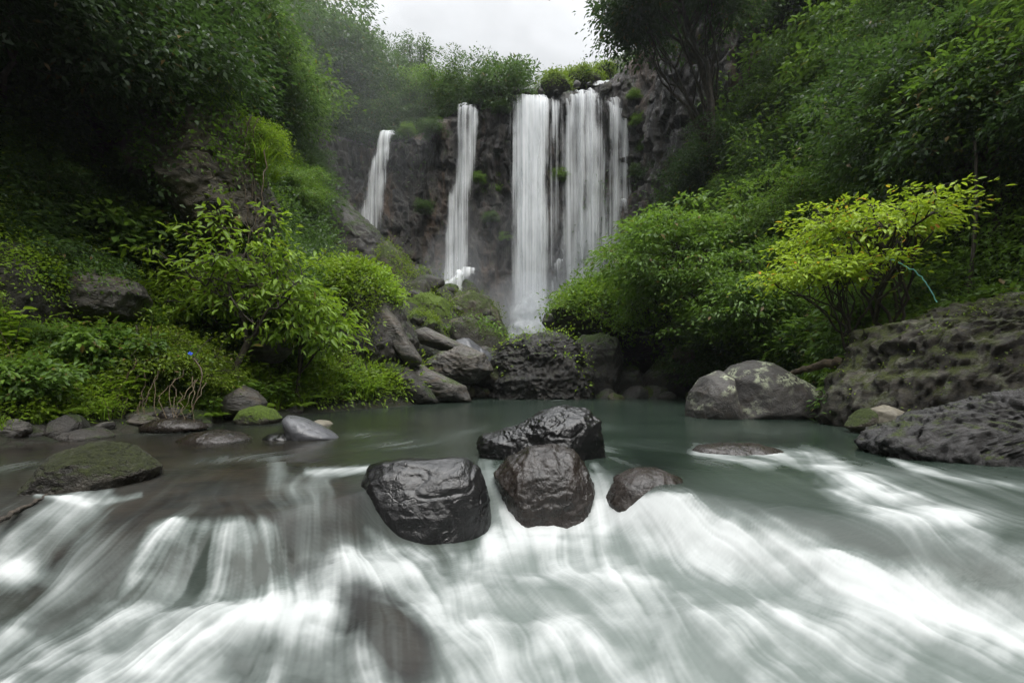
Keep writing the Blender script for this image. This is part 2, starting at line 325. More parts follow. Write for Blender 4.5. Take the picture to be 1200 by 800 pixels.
FL = [(900,480,.3,.5),(760,500,.3,1),(700,480,-.3,.3),(830,530,1,.15),(950,550,1,.5),(1080,610,1,.55),(1180,650,1,.4),(1100,560,1,.35),(1180,590,1,.3),(880,575,1,.45),(1000,620,1,.5),
 (760,600,.5,.8),(850,620,1,.5),(900,680,1,.7),(1000,700,1,.5),(1150,720,1,.35),(800,740,.8,1),(1000,780,1,.6),(640,620,.15,1),(720,640,.35,1),(600,680,.3,.6),(640,760,.6,1),(700,720,.8,.8),(560,650,-.1,1),
 (540,710,.7,.8),(470,650,.9,.45),(440,700,.6,1),(500,760,.6,1),(350,700,-.7,.5),(400,660,-.1,.3),(250,720,-1,.3),(150,740,-1,.6),(60,760,-1,.5),(380,780,.3,1),(300,780,-.3,1),(200,780,-.7,.8),
 (190,650,-.5,1),(250,650,-.1,1),(310,640,.15,1),(345,640,.4,1),(100,620,-.7,1),(60,580,-.6,1),(20,600,-1,.8),(150,560,-.8,.8),(240,560,-.6,.6),(340,590,.2,1),(400,590,.2,1),(300,560,-.5,1),(100,680,-.8,.6),
 (100,530,-1,.25),(300,510,-1,.25),(450,500,-1,.2),(400,540,-1,.15),(600,475,-1,.1),(800,470,-.5,.3),(1000,510,1,.35),(590,570,.25,1),(715,575,.4,1),(660,640,.1,1),(1150,780,1,.4),(780,640,.4,1),(820,660,.8,.8)]
fp, fv = [], []
for (px, py, dx, dy) in FL:
    a = unproj(px, py); b = unproj(px + dx * 6, py + dy * 6); dd = b - a; n = np.linalg.norm(dd)
    fp.append(a); fv.append(dd / max(n, 1e-6))
fp = np.array(fp); fv = np.array(fv)
# coarse velocity grid in (x/y, log y)
ga = np.linspace(-1.7, 1.7, 160); gl = np.linspace(math.log(1.1), math.log(32), 110)
GA, GL = np.meshgrid(ga, gl); gyy = np.exp(GL); gxx = GA * gyy
lp = np.log(fp[:, 1]); la = fp[:, 0] / fp[:, 1]
wt = np.exp(-((GA[..., None] - la) ** 2 + ((GL[..., None] - lp) * 1.0) ** 2) / (2 * 0.085 ** 2)) + 1e-9
VX = (wt * fv[:, 0]).sum(-1) / wt.sum(-1); VY = (wt * fv[:, 1]).sum(-1) / wt.sum(-1); nn_ = np.hypot(VX, VY) + 1e-6; VX /= nn_; VY /= nn_
_q = np.stack([GA * 9, GL * 8, GA * 0], -1); VX = VX + .55 * fbm(_q, 3, 500); VY = VY + .55 * fbm(_q, 3, 520); nn_ = np.hypot(VX, VY) + 1e-6; VX /= nn_; VY /= nn_
def bil(G, a, b):
    a = np.clip(a, 0, G.shape[1] - 1.001); b = np.clip(b, 0, G.shape[0] - 1.001); i = a.astype(int); j = b.astype(int); u = a - i; v = b - j
    return (G[j, i] * (1 - u) + G[j, i + 1] * u) * (1 - v) + (G[j + 1, i] * (1 - u) + G[j + 1, i + 1] * u) * v
def vel(x, y):
    a = (x / y - ga[0]) / (ga[1] - ga[0]); b = (np.log(np.maximum(y, .5)) - gl[0]) / (gl[1] - gl[0])
    return bil(VX, a, b), bil(VY, a, b)
NZ = rng.random((512, 512))
def n2d(x, y):
    fx = np.floor(x).astype(int); fy = np.floor(y).astype(int); u = x - fx; v = y - fy
    i0, i1, j0, j1 = fx & 511, (fx + 1) & 511, fy & 511, (fy + 1) & 511
    return (NZ[j0, i0] * (1 - u) + NZ[j0, i1] * u) * (1 - v) + (NZ[j1, i0] * (1 - u) + NZ[j1, i1] * u) * v
NC, NR1, NR2 = 1150, 560, 150
ca = np.linspace(-1.42, 1.42, NC)
ry = np.concatenate([np.geomspace(1.25, 6.5, NR1), np.geomspace(6.55, 27, NR2)])
CA, RY = np.meshgrid(ca, ry); WX = CA * RY; WY = RY
def lic(fr, Lf, n=18, jit=0):
    acc = np.zeros_like(WX); ws = 0
    for sgn in (1, -1):
        x, y = WX.copy(), WY.copy()
        for q in range(n):
            wq = 1 - q / n
            acc += wq * n2d(x * fr + jit, y * fr + jit * 1.7); ws += wq
            vx, vy = vel(x, y); st = sgn * Lf * WY / n; x += vx * st; y = np.maximum(y + vy * st, .6)
    r = acc / ws
    m = 0.5; sd_ = r.std(); return (r - m) / sd_
l1 = lic(16, 0.20, 18); l2 = lic(58, 0.16, 20, 5); l3 = lic(5.5, 0.16, 12, 9)
# fade the finest octave where the grid cannot hold it
streak = np.clip(0.42 * l1 + 0.22 * l2 * sst(9, 3, WY) + 0.5 * l3, -2.2, 2.2)
PX = 600 + F * CA; PY = wpy(WX, WY)
nzp = fbm(np.stack([PX / 40, PY / 25, PX * 0], -1), 4, 200); nzq = fbm(np.stack([PX / 110, PY / 60, PX * 0 + 4], -1), 3, 210)
def blob(px, py, rx, ry_, rot, a):
    dx, dy = PX - px, PY - py; c_, s_ = math.cos(rad(rot)), math.sin(rad(rot)); u = (dx * c_ + dy * s_) / rx; v = (-dx * s_ + dy * c_) / ry_
    return a * np.exp(-(u * u + v * v))
def stroke(pts):
    """pts: (px,py,width,amp)"""
    best = np.zeros_like(PX)
    for (x0, y0, w0, a0), (x1, y1, w1, a1) in zip(pts[:-1], pts[1:]):
        dx, dy = x1 - x0, y1 - y0; tt = np.clip(((PX - x0) * dx + (PY - y0) * dy) / (dx * dx + dy * dy), 0, 1)
        dist = np.hypot(PX - x0 - tt * dx, PY - y0 - tt * dy); ww = w0 + (w1 - w0) * tt; aa = a0 + (a1 - a0) * tt
        best = np.maximum(best, aa * np.exp(-(dist / ww) ** 2))
    return best
flx = [-300, 0, 60, 130, 200, 300, 345, 380, 430, 480, 520, 560, 600, 650, 700, 760, 830, 900, 960, 1030, 1100, 1200, 1500]
fly = [705, 712, 722, 704, 696, 694, 668, 650, 640, 645, 655, 632, 612, 605, 592, 583, 597, 616, 637, 660, 674, 690, 730]
lineY = np.interp(PX, flx, fly)
dd = PY - lineY + nzp * 10 + streak * 3
foam = 0.50 * sst(-6, 26, dd)
for b in [(455,745,64,28,48,-.85),(478,772,40,22,40,-.35),(800,695,70,22,30,-.22),(640,700,60,12,8,-.32),(590,716,60,10,0,-.2),(880,785,150,32,25,-.22),(720,752,75,22,35,-.3),(560,775,60,20,40,-.12),(300,768,70,13,0,-.25),(60,792,60,12,0,-.2),(1150,790,80,25,0,-.15),
          (760,660,60,14,25,-.15),(930,690,20,8,0,-.15),(650,655,30,8,20,-.12),
          (640,640,80,16,0,.22),(590,690,70,10,-5,.26),(300,700,60,12,-5,.2),(415,662,60,20,10,.34),(230,722,130,18,-6,.25),(700,680,90,10,10,.22),(770,615,60,20,10,.2),(920,650,130,14,22,.22),(1080,715,150,22,15,.2),(535,742,80,18,38,.25),(190,760,90,14,-25,.14),(730,600,26,16,30,.3),
          (18,668,34,18,0,.75),(-40,650,50,25,0,.5),(350,655,26,8,0,.2),(600,612,40,14,0,.25),(580,640,25,25,-60,.25)]:
    foam += blob(*b)
foam += stroke([(818,529,9,.5),(870,533,10,.75),(940,545,14,.68),(1010,578,24,.5),(1090,618,30,.42),(1200,662,32,.34),(1330,710,40,.3)])
foam += stroke([(940,528,8,.2),(985,548,12,.5),(1060,590,18,.25),(1150,625,24,.16)])
foam += stroke([(1042,537,3,.35),(1075,550,5,.55),(1130,560,5,.35),(1200,571,5,.3),(1300,590,6,.3)])
foam += stroke([(360,553,4,.25),(400,553,5,.45),(432,549,4,.45)])
foam += stroke([(322,548,9,.18),(338,575,24,.13),(345,615,30,.06)]) + stroke([(375,560,12,.10),(385,600,24,.08),(390,625,22,.04)])
foam += stroke([(95,585,18,.22),(60,610,26,.2),(20,640,28,.16)]) + stroke([(128,583,9,.2),(95,625,18,.16),(60,665,18,.1)])
foam += .085 * sst(500, 560, PY) + blob(150, 660, 120, 40, -30, .07) + blob(60, 700, 80, 20, -10, .12)
foam += stroke([(30,700,10,.25),(10,730,16,.3)])
foam += stroke([(430,622,5,.15),(455,642,7,.28),(510,652,8,.3),(560,645,8,.3),(578,618,6,.2)]) + stroke([(590,600,6,.2),(625,618,8,.3),(680,618,8,.3),(704,600,6,.25)]) + stroke([(708,590,4,.2),(760,600,6,.25),(808,592,5,.2)]) + stroke([(42,580,3,.2),(100,592,4,.28),(165,580,3,.2)])
# the fan over the ledge
cx = 250 + (PY - 606) * -.05; half = 70 + (PY - 606) * 0.42
fan = sst(598, 612, PY + np.abs(PX - 262) ** 2 * -0.0009 + nzp * 3) * sst(722, 690, PY) * sst(1.12, .88, np.abs(PX - cx) / np.maximum(half, 30))
foam = np.maximum(foam, fan * 0.50)
foam += fan * sst(40, 0, np.abs(PX - 315)) * sst(650, 612, PY) * .22
foam += stroke([(572,545,9,.45),(590,575,14,.75),(608,612,20,.7)]) + stroke([(600,568,8,.3),(620,600,12,.3)]) + stroke([(697,548,5,.4),(708,570,11,.8),(722,600,18,.8)])
foam += stroke([(700,522,6,.16),(725,534,8,.2),(745,548,8,.12)]) + stroke([(640,470,2,.03),(700,461.5,1.2,.9),(765,462.5,1.2,.9),(800,463.5,1,.3)])
for (a, b, c_, d_) in ((560,505,60,.08),(480,520,60,.10),(430,509,35,.12),(300,536,60,.10),(200,505,70,.09),(690,498,50,.10),(760,520,60,.10),(880,505,60,.08),(960,505,60,.07),(40,545,60,.10),(350,495,40,.08)):
    foam += blob(a, b, c_, 6, 4 if a > 600 else -4, d_ * 1.3)
foam = np.maximum(foam, .13 * sst(0, 30, dd)); quiet = foam
amp = 0.09 + 0.12 * np.clip(quiet, 0, .8)
fm = foam + streak * amp * sst(0.01, .25, foam + 0.03) + nzp * 0.30 * sst(.1, .5, foam) + nzq * 0.42 * sst(.1, .5, foam)
fm += fan * (.16 * l1 + .08 * l2 + .14 * l3) * .6
fm = np.clip(fm - .4 * np.maximum(fm - .55, 0), 0, 1)
# water height
hump = 0
for (px, py, sx, sy, a) in ((410,665,.35,.22,.07),(600,690,.4,.2,.06),(700,690,.45,.2,.06),(760,625,.5,.3,.09),(455,742,.26,.26,.07),(900,640,.5,.3,.06),(240,725,.5,.15,.05),(1050,700,.6,.3,.06),(640,640,.3,.2,.05),
                            (880,528,.45,.22,.06),(990,560,.6,.3,.06),(330,548,.25,.3,.05),(760,555,.3,.3,.05),(560,760,.3,.2,.05),(820,740,.5,.25,.06),(870,521,.4,.12,.05)):
    q = unproj(px, py); hump = hump + a * np.exp(-((WX - q[0]) / sx) ** 2 - ((WY - q[1]) / sy) ** 2)
st_h = sst(7, 3, WY)
lowf = fbm(np.stack([WX * 2.2 + l3 * .12, WY * 3.2, WX * 0], -1), 3, 300)
fm = np.clip(fm + .30 * lowf * sst(.12, .45, foam) - .035, 0, 1)
WZ = wz(WX, WY) + hump + (0.006 * streak * np.clip(fm + .12, 0, 1) + 0.04 * lowf * sst(.1, .4, foam) + .006 * l3 * sst(.1, .4, foam)) * st_h + 0.0015 * streak * sst(20, 6, WY) + fan * l3 * 0.004
brown = (1 - .75 * fan) * np.clip(.55 * sst(620, 420, PX + nzq * 80) * sst(462, 500, PY) + sst(470, 330, PX + nzq * 60) * sst(728, 600, PY + nzp * 20) * sst(490, 560, PY) + blob(455, 745, 75, 40, 45, .9), 0, 1)
thin = np.clip(blob(760,560,60,34,0,.62) + blob(868,522,62,12,0,.5) + blob(250,512,55,12,0,.55), 0, .8)
t = NT('river_water'); v = t.world(); fo = t.attr('foam'); br = t.attr('brown'); th = t.attr('thin'); sk = t.attr('streak')
deep = t.mix(t.rng(t.noise(0.5, v, 3, 0.5), .35, .65), (0.018, 0.029, 0.022), (0.030, 0.043, 0.034))
brc = t.mix(t.rng(t.noise(2.0, v, 4, 0.6), .35, .65), (0.012, 0.011, 0.010), (0.028, 0.023, 0.018))
wc = t.mix(br, deep, brc)
wc = t.mix(t.rng(fo, 0.0, 0.35, 0.0, 0.5), wc, (0.10, 0.12, 0.112))
wc = t.mix(t.math('MULTIPLY', t.attr('rapid'), .8), wc, t.mix(br, (0.115, 0.139, 0.127), (0.02, 0.021, 0.021)))
rip = t.noise(1.0, t.map(v, scale=(3.0, 9.0, 1)), 4, 0.6, 0.3)
fine = t.noise(1.0, t.map(v, scale=(14, 40, 1)), 3, 0.6)
hb = t.math('ADD', t.math('MULTIPLY', rip, 1.0), t.math('MULTIPLY', fine, 0.12))
bw = t.bump(hb, 0.22, 0.05)
wat = t.bsdf(wc, t.math('MAXIMUM', t.rng(fo, 0, 0.3, 0.16, 0.45), t.math('MULTIPLY', t.attr('rough'), .55)), bw, spec=t.rng(br, 0.2, 0.9, 0.45, 0.18), out=False)
fn = t.n('BsdfDiffuse'); t.l(t.mix(t.math('ADD', t.rng(fo, .30, .95), t.math('MULTIPLY', t.math('SUBTRACT', sk, .5), .7)), (0.20, 0.225, 0.215), (0.54, 0.56, 0.555)), fn.inputs[0])
t.l(t.bump(sk, 0.25, 0.02), fn.inputs['Normal'])
tl = t.n('BsdfTranslucent'); tl.inputs[0].default_value = (.8, .84, .82, 1)
m1 = t.n('MixShader'); m1.inputs[0].default_value = 0.15; t.l(fn.outputs[0], m1.inputs[1]); t.l(tl.outputs[0], m1.inputs[2])
m2 = t.n('MixShader'); t.l(t.rng(fo, 0.08, 0.72, 0, 1), m2.inputs[0]); t.l(wat, m2.inputs[1]); t.l(m1.outputs[0], m2.inputs[2])
tr = t.n('BsdfTransparent'); tr.inputs[0].default_value = (.75, .78, .72, 1)
m3 = t.n('MixShader'); t.l(t.math('MULTIPLY', th, t.rng(fo, .1, .6, 1, .25)), m3.inputs[0]); t.l(m2.outputs[0], m3.inputs[1]); t.l(tr.outputs[0], m3.inputs[2])
t.l(m3.outputs[0], t.out.inputs[0]); M['water'] = t.m
me = mesh_np('water', np.stack([WX, WY, WZ], -1).reshape(-1, 3), grid_faces(*WX.shape), mat=M['water'], smooth=True,
             attrs={'foam': ('POINT', fm), 'brown': ('POINT', brown), 'thin': ('POINT', thin), 'streak': ('POINT', streak * .2 + .5), 'rapid': ('POINT', sst(-14, 20, dd) * (1 - .8 * sst(.3, .8, blob(455, 745, 75, 40, 45, .9) + nzp * .3))), 'rough': ('POINT', sst(510, 590, PY) )})
tag(link('water', me), kind='structure')

# ------------------------------------------------------------ rocks
_ico = {}
def ico(sub):
    if sub not in _ico:
        bm = bmesh.new(); bmesh.ops.create_icosphere(bm, subdivisions=sub, radius=1)
        _ico[sub] = (np.array([v.co[:] for v in bm.verts]), np.array([[v.index for v in f.verts] for f in bm.faces])); bm.free()
    return _ico[sub]
def facet(D, n, seed, lo=0.72):
    r = np.random.default_rng(seed); N = r.normal(size=(n, 3)); N /= np.linalg.norm(N, axis=1)[:, None]; dist = r.uniform(lo, 1.0, n)
    k = dist[None] / np.maximum(D @ N.T, 1e-3); k = np.minimum(k.min(1), 1.12); return k
def rock(name, label, c, r, mat, seed=0, sub=5, nf=14, fac=0.8, rough=0.05, freq=2.2, fine=0.012, outline=None, Y=None, depth=None, pw=0.75, cat='rock', group=None, band=None, flat=False, rotz=0.0, place=True, crk=1.0):
    D, Fc = ico(sub); Dw = D + .16 * np.stack([fbm(D * 2.2, 3, seed + 71), fbm(D * 2.2, 3, seed + 72), fbm(D * 2.2, 3, seed + 73)], -1); Dw /= np.linalg.norm(Dw, axis=1)[:, None]
    if outline is not None:
        P = np.array([W(px, py, Y) for px, py in outline]); c = np.array([(P[:, 0].min() + P[:, 0].max()) / 2, Y, (P[:, 2].min() + P[:, 2].max()) / 2])
        th = np.arctan2(P[:, 2] - c[2], P[:, 0] - c[0])
        # dense resample
        Q = []
        for a, b in zip(P, np.roll(P, -1, 0)):
            for s_ in np.linspace(0, 1, 24, endpoint=False): Q.append(a + (b - a) * s_)
        Q = np.array(Q); th = np.arctan2(Q[:, 2] - c[2], Q[:, 0] - c[0]); rr = np.hypot(Q[:, 2] - c[2], Q[:, 0] - c[0]); o = np.argsort(th); th, rr = th[o], rr[o]
        ang = np.arctan2(D[:, 2], D[:, 0]); R = np.interp(ang, th, rr, period=2 * math.pi)
        rho = np.hypot(D[:, 0], D[:, 2]); k = facet(Dw, nf, seed, .8); k = 1 + (np.minimum(k, 1.03) - 1) * fac * np.clip(1.3 - rho, 0.15, 1)
        V = np.stack([np.cos(ang) * R * rho ** pw, D[:, 1] * depth, np.sin(ang) * R * rho ** pw], -1) * k[:, None]
        size = (np.ptp(P[:, 0]) + np.ptp(P[:, 2])) / 4
    else:
        k = facet(Dw, nf, seed); k = 1 + (k - 1) * fac; V = D * k[:, None] * np.array(r)[None]; size = (r[0] + r[2]) / 2
        if rotz: cz, sz = math.cos(rotz), math.sin(rotz); V = np.stack([V[:, 0] * cz - V[:, 1] * sz, V[:, 0] * sz + V[:, 1] * cz, V[:, 2]], -1)
    wld = V / size
    wq = wld + .25 * np.stack([fbm(wld * 1.3, 2, seed + 31), fbm(wld * 1.3, 2, seed + 32), fbm(wld * 1.3, 2, seed + 33)], -1)
    dsp = rough * fbm(wq * freq, 6, seed + 5, 0.6) + fine * ridged(wq * freq * 4, 4, seed + 9) + 0.7 * rough * (ridged(wq * freq * 0.8, 4, seed + 12, .55) - .2)
    if band: dsp = dsp + band[0] * (np.abs(((wld @ np.array(band[1:4])) * band[4] + fbm(wld * 1.5, 3, seed) * 1.2) % 1 - 0.5) - .25)
    cn = vn(wq * freq * 1.1 + 3.3, seed + 41); cn2 = vn(wq * freq * 2.4 + 9.1, seed + 43)
    dsp = dsp - crk * np.exp(-(cn / .05) ** 2) * .035 - crk * np.exp(-(cn2 / .07) ** 2) * .014
    V = V + D * (dsp * size)[:, None]
    me = mesh_np(name, V, faces_tris=Fc, mat=M[mat] if isinstance(mat, str) else mat, smooth=not flat)
    o = link(name, me, loc=tuple(c) if place else None); tag(o, label, cat, group); return o
R_ = rock
# --- rocks in the rapids
R_('river_boulder', 'blocky glossy black wet boulder nearest the camera, foam running at its foot', None, None, 'wet_black', 14, 7, 18, .8, .03, 1.8, .004, outline=[(424,560),(432,544),(452,537),(480,534),(510,536),(545,536),(562,548),(570,575),(576,610),(590,690),(520,720),(470,715),(415,680),(424,595)], Y=4.42, depth=.45, cat='boulder', crk=.45)
R_('river_boulder', 'long black wet boulder with lumpy top standing farthest back of the midstream trio', None, None, 'wet_black', 23, 7, 18, .8, .07, 2.8, .014, outline=[(558,521),(565,510),(590,503),(607,496),(630,484),(655,477),(685,480),(700,492),(704,520),(710,545),(705,575),(640,575),(600,560),(568,545)], Y=5.8, depth=.5, cat='boulder', crk=.5)
R_('river_boulder', 'rounded brown wet boulder between two white chutes, in front of the lumpy black one', None, None, 'wet_brown', 36, 7, 16, 1.1, .055, 2.2, .012, outline=[(580,556),(596,538),(620,526),(648,522),(672,530),(686,545),(698,570),(706,600),(706,660),(650,690),(600,670),(588,600)], Y=4.72, depth=.45, cat='boulder', crk=.3)
R_('submerged_rock', 'mauve grey rock under thin water just right of the brown wet boulder', None, None, 'wet_brown', 41, 5, 10, .6, .05, 2, .01, outline=[(707,583),(722,561),(745,550),(772,549),(797,560),(809,586),(800,615),(750,625),(712,605)], Y=4.5, depth=.4)
R_('submerged_rock', 'low flat dark rock awash in the pool where the right hand foam begins', None, None, 'wet_brown', 43, 5, 10, .6, .05, 2, .01, outline=[(808,532),(818,523),(850,519),(885,520),(912,526),(925,534),(915,545),(860,548),(815,540)], Y=6.1, depth=.35)
R_('mossy_rock', 'domed rock with olive moss left in the stream above the spray', None, None, 'dark_moss', 53, 6, 14, .7, .07, 2.5, .02, outline=[(42,572),(62,548),(82,530),(110,520),(140,520),(162,535),(176,550),(165,572),(150,600),(90,605),(50,595)], Y=4.5, depth=.5)
R_('pointed_slab', 'smooth slate grey slab tilted to a point at the stream edge', None, None, 'slate', 57, 5, 7, .8, .02, 1.5, .004, outline=[(332,490),(338,486),(352,489),(372,498),(388,507),(397,514),(380,525),(350,530),(338,515)], Y=7.4, depth=.35, pw=.9)
R_('wet_stone', 'small black wet stone tucked against the pointed slate slab', None, None, 'wet_black', 59, 4, 10, .8, .08, 2, .02, outline=[(310,512),(318,508),(335,507),(346,512),(348,524),(325,528),(310,522)], Y=7.3, depth=.22)
R_('flat_stone', 'flat brown stone awash in the shallows left of the pointed slab', None, None, 'wet_brown', 61, 5, 10, .6, .04, 2, .01, outline=[(212,515),(228,507),(250,504),(272,507),(292,515),(285,528),(230,528)], Y=7.2, depth=.45)
R_('flat_stone', 'small reddish stone awash at the waterline right of the pointed slab', None, None, 'tan', 63, 4, 10, .6, .04, 2, .01, outline=[(362,496),(372,492),(384,493),(390,498),(380,503),(366,502)], Y=9.5, depth=.3)
R_('mossy_rock', 'small round stone under bright moss at the left waterline', None, None, 'moss', 65, 5, 12, .5, .05, 2, .02, outline=[(276,492),(284,480),(302,475),(318,479),(328,490),(322,502),(284,502)], Y=9.8, depth=.4)
R_('pyramid_rock', 'grey pyramid shaped stone among bank plants under the little tree', None, None, 'slab', 67, 5, 7, .9, .03, 2, .01, outline=[(262,476),(270,462),(286,452),(298,458),(310,472),(306,490),(270,490)], Y=10.2, depth=.45, pw=.9)
R_('bank_stone', 'long flat grey stone at the left waterline touching the frame edge', None, None, 'dark', 69, 5, 12, .8, .05, 2, .015, outline=[(-30,515),(-20,500),(10,496),(40,498),(55,506),(52,524),(0,530)], Y=7.0, depth=.4)
R_('bank_stone', 'dark rounded flat stone at the waterline, second from the left frame edge', None, None, 'dark', 71, 5, 12, .8, .05, 2, .015, outline=[(54,512),(66,503),(90,499),(112,503),(126,512),(118,524),(66,526)], Y=7.4, depth=.4)
R_('bank_stone', 'low dark flat stone at the waterline below the dry roots', None, None, 'dark', 73, 5, 12, .8, .05, 2, .015, outline=[(116,500),(124,493),(144,490),(158,495),(162,502),(150,510),(122,510)], Y=8.6, depth=.4)
R_('bank_stone', 'brown flat stone at the waterline under the leaning bush left', None, None, 'wet_brown', 75, 5, 12, .8, .05, 2, .015, outline=[(168,500),(185,491),(210,489),(232,494),(240,502),(225,510),(180,510)], Y=8.4, depth=.4)
# --- right bank
o = R_('cracked_boulder', 'big smooth grey boulder with a dark crack and pale lichen spots at the pool', None, None, 'grey', 81, 6, 9, .55, .028, 1.8, .006, outline=[(836,500),(840,465),(846,442),(862,427),(880,422),(897,425),(925,441),(950,458),(968,473),(976,490),(970,505),(900,508)], Y=11.6, depth=1.2, cat='boulder', pw=.9, crk=.35)
R_('split_boulder', 'rounded grey boulder half split off the lichen spotted boulder, on its left', None, None, 'grey', 83, 6, 9, .55, .03, 1.8, .006, outline=[(807,480),(812,458),(824,442),(842,434),(853,440),(857,465),(864,490),(862,505),(820,505),(808,495)], Y=11.3, crk=.35, depth=.8, cat='boulder')
R_('bank_outcrop', 'massive moss flecked brown outcrop rising at the right edge', None, None, 'bank', 85, 7, 70, 1.3, .055, 6.5, .03, outline=[(965,500),(968,470),(985,440),(1000,430),(1010,400),(1030,378),(1060,372),(1090,368),(1120,356),(1160,352),(1200,347),(1280,330),(1420,330),(1480,450),(1400,560),(1100,560),(990,530)], Y=9.2, depth=2.3, pw=.6, cat='outcrop', crk=.8, band=(.045, .22, .1, .95, 7))
R_('bank_shelf', 'low dark knobbly rock shelf sloping into the rapids at the right edge', None, None, 'shelf', 87, 7, 60, 1.2, .07, 7.0, .03, outline=[(1012,520),(1025,505),(1060,492),(1100,478),(1150,468),(1200,458),(1300,450),(1420,470),(1450,600),(1300,640),(1200,600),(1100,570),(1030,545)], Y=5.9, depth=1.0, pw=.6, cat='outcrop', band=(.02, .2, .1, .95, 8))
R_('small_stone', 'pale tan angular stone wedged under the big mossy outcrop by the pool', None, None, 'tan', 89, 5, 8, .9, .03, 2, .01, outline=[(1018,495),(1022,480),(1036,474),(1052,480),(1056,492),(1048,502),(1024,503)], Y=8.0, depth=.3, pw=.9)
R_('small_stone', 'mossy greenish stone leaning left against the pale tan stone', None, None, 'ochre', 91, 5, 8, .9, .04, 2, .01, outline=[(992,500),(1000,488),(1012,478),(1022,478),(1030,492),(1024,504),(1000,506)], Y=8.1, depth=.25, pw=.9)
# --- beyond the pool
R_('black_boulder', 'huge black pitted boulder with green tufts on top, centre, beyond the pool', None, None, 'black_pitted', 101, 7, 16, .45, .14, 3.0, .045, outline=[(572,468),(574,450),(580,425),(592,405),(612,395),(640,391),(662,396),(680,412),(690,435),(692,460),(686,480),(620,482),(580,478)], Y=21.5, depth=2.2, cat='boulder')
R_('ribbed_boulder', 'ribbed grey brown boulder just right of the huge black boulder', None, None, 'dark', 103, 6, 14, .7, .10, 2.4, .02, outline=[(672,465),(668,430),(668,405),(680,392),(705,390),(722,398),(728,420),(724,450),(716,478),(690,480)], Y=23, depth=1.8, cat='boulder')
R_('dark_boulder', 'dark squat boulder at the far pool edge behind the thin white foam line', None, None, 'dark', 105, 5, 14, .7, .08, 2.4, .02, outline=[(700,462),(706,440),(722,428),(745,430),(758,445),(762,465),(750,480),(710,480)], Y=23.5, depth=1.3, cat='boulder')
R_('dark_boulder', 'dark boulder shaded by the leaning riverside tree at the far pool edge', None, None, 'dark', 107, 5, 14, .7, .08, 2.4, .02, outline=[(752,465),(755,440),(770,425),(795,428),(808,445),(815,470),(790,482)], Y=22.5, depth=1.4, cat='boulder')
R_('dark_boulder', 'small rusty brown boulder under the overhanging branches left of the split boulder', None, None, 'ochre', 109, 5, 10, .7, .06, 2.4, .02, outline=[(788,420),(790,408),(802,404),(812,410),(812,422),(800,428)], Y=20, depth=.6, cat='boulder')
R_('mossy_mound', 'broad mound covered with bright green moss and weeds beside the main fall', None, None, 'moss', 111, 6, 16, .6, .10, 2.2, .03, outline=[(648,366),(655,354),(672,345),(700,340),(740,333),(780,338),(800,352),(800,400),(770,420),(700,415),(665,385)], Y=25.5, depth=2.5, cat='mound')
R_('round_boulder', 'round smooth grey boulder perched left of the bright mossy mound', None, None, 'grey', 113, 5, 9, .3, .03, 2, .01, outline=[(635,378),(638,368),(650,363),(662,368),(668,380),(662,392),(645,393)], Y=26.5, depth=.8, cat='boulder')
R_('round_boulder', 'dark rounded boulder standing below the perched smooth grey one', None, None, 'dark', 115, 5, 9, .5, .05, 2, .01, outline=[(640,405),(646,388),(662,378),(680,385),(688,402),(680,418),(650,418)], Y=25.5, depth=.9, cat='boulder')
R_('brown_hump', 'rounded brown rocky hump in mist left of the main fall foot', None, None, 'ochre', 117, 6, 16, .6, .10, 2.4, .03, outline=[(520,380),(524,355),(538,344),(556,342),(575,352),(588,375),(596,395),(580,410),(530,400)], Y=31, depth=2.2, cat='boulder')
R_('moss_slope', 'smooth bright green mossy shoulder below the left waterfalls', None, None, 'moss', 119, 6, 12, .4, .08, 1.8, .02, outline=[(462,350),(470,342),(500,342),(525,352),(535,375),(530,395),(495,395),(468,375)], Y=28.5, depth=2.0, cat='mound')
R_('moss_slope', 'smaller light green mossy shoulder stepping down below the larger one', None, None, 'moss', 121, 5, 12, .4, .08, 1.8, .02, outline=[(478,375),(486,364),(502,366),(515,380),(512,395),(490,398)], Y=25, depth=1.2, cat='mound')
R_('weedy_boulder', 'dark boulder with a bright weedy cap between the slabs and the fall', None, None, 'dark_moss', 123, 5, 12, .6, .08, 2.2, .02, outline=[(526,395),(530,378),(545,370),(565,378),(590,392),(605,415),(590,435),(545,425)], Y=25, depth=1.5, cat='boulder')
R_('pyramid_outcrop', 'tall brown pyramid outcrop under the left narrow waterfall', None, None, 'ochre', 125, 6, 10, .8, .08, 2.4, .03, outline=[(436,345),(442,320),(450,295),(458,285),(470,298),(482,325),(492,345),(485,370),(445,370)], Y=31.5, depth=2.5, pw=.85, cat='outcrop')
R_('dark_ridge', 'dark sloping rock ridge hiding the foot of the left narrow waterfall', None, None, 'dark', 127, 6, 14, .8, .08, 2.0, .03, outline=[(385,260),(392,238),(405,235),(425,255),(448,275),(462,300),(470,330),(440,360),(390,350)], Y=33, depth=2.5, pw=.8, cat='outcrop')
R_('splash_rock', 'dark wet rock parting the foot of the middle waterfall, left lump', None, None, 'dark', 129, 5, 12, .7, .08, 2.4, .02, outline=[(508,352),(512,340),(524,334),(534,340),(538,356),(520,364)], Y=34.5, depth=.9)
R_('splash_rock', 'dark wet rock parting the foot of the middle waterfall, right lump', None, None, 'dark', 131, 5, 12, .7, .08, 2.4, .02, outline=[(536,352),(538,336),(545,327),(556,332),(566,350),(560,364),(542,364)], Y=34.5, depth=.9)
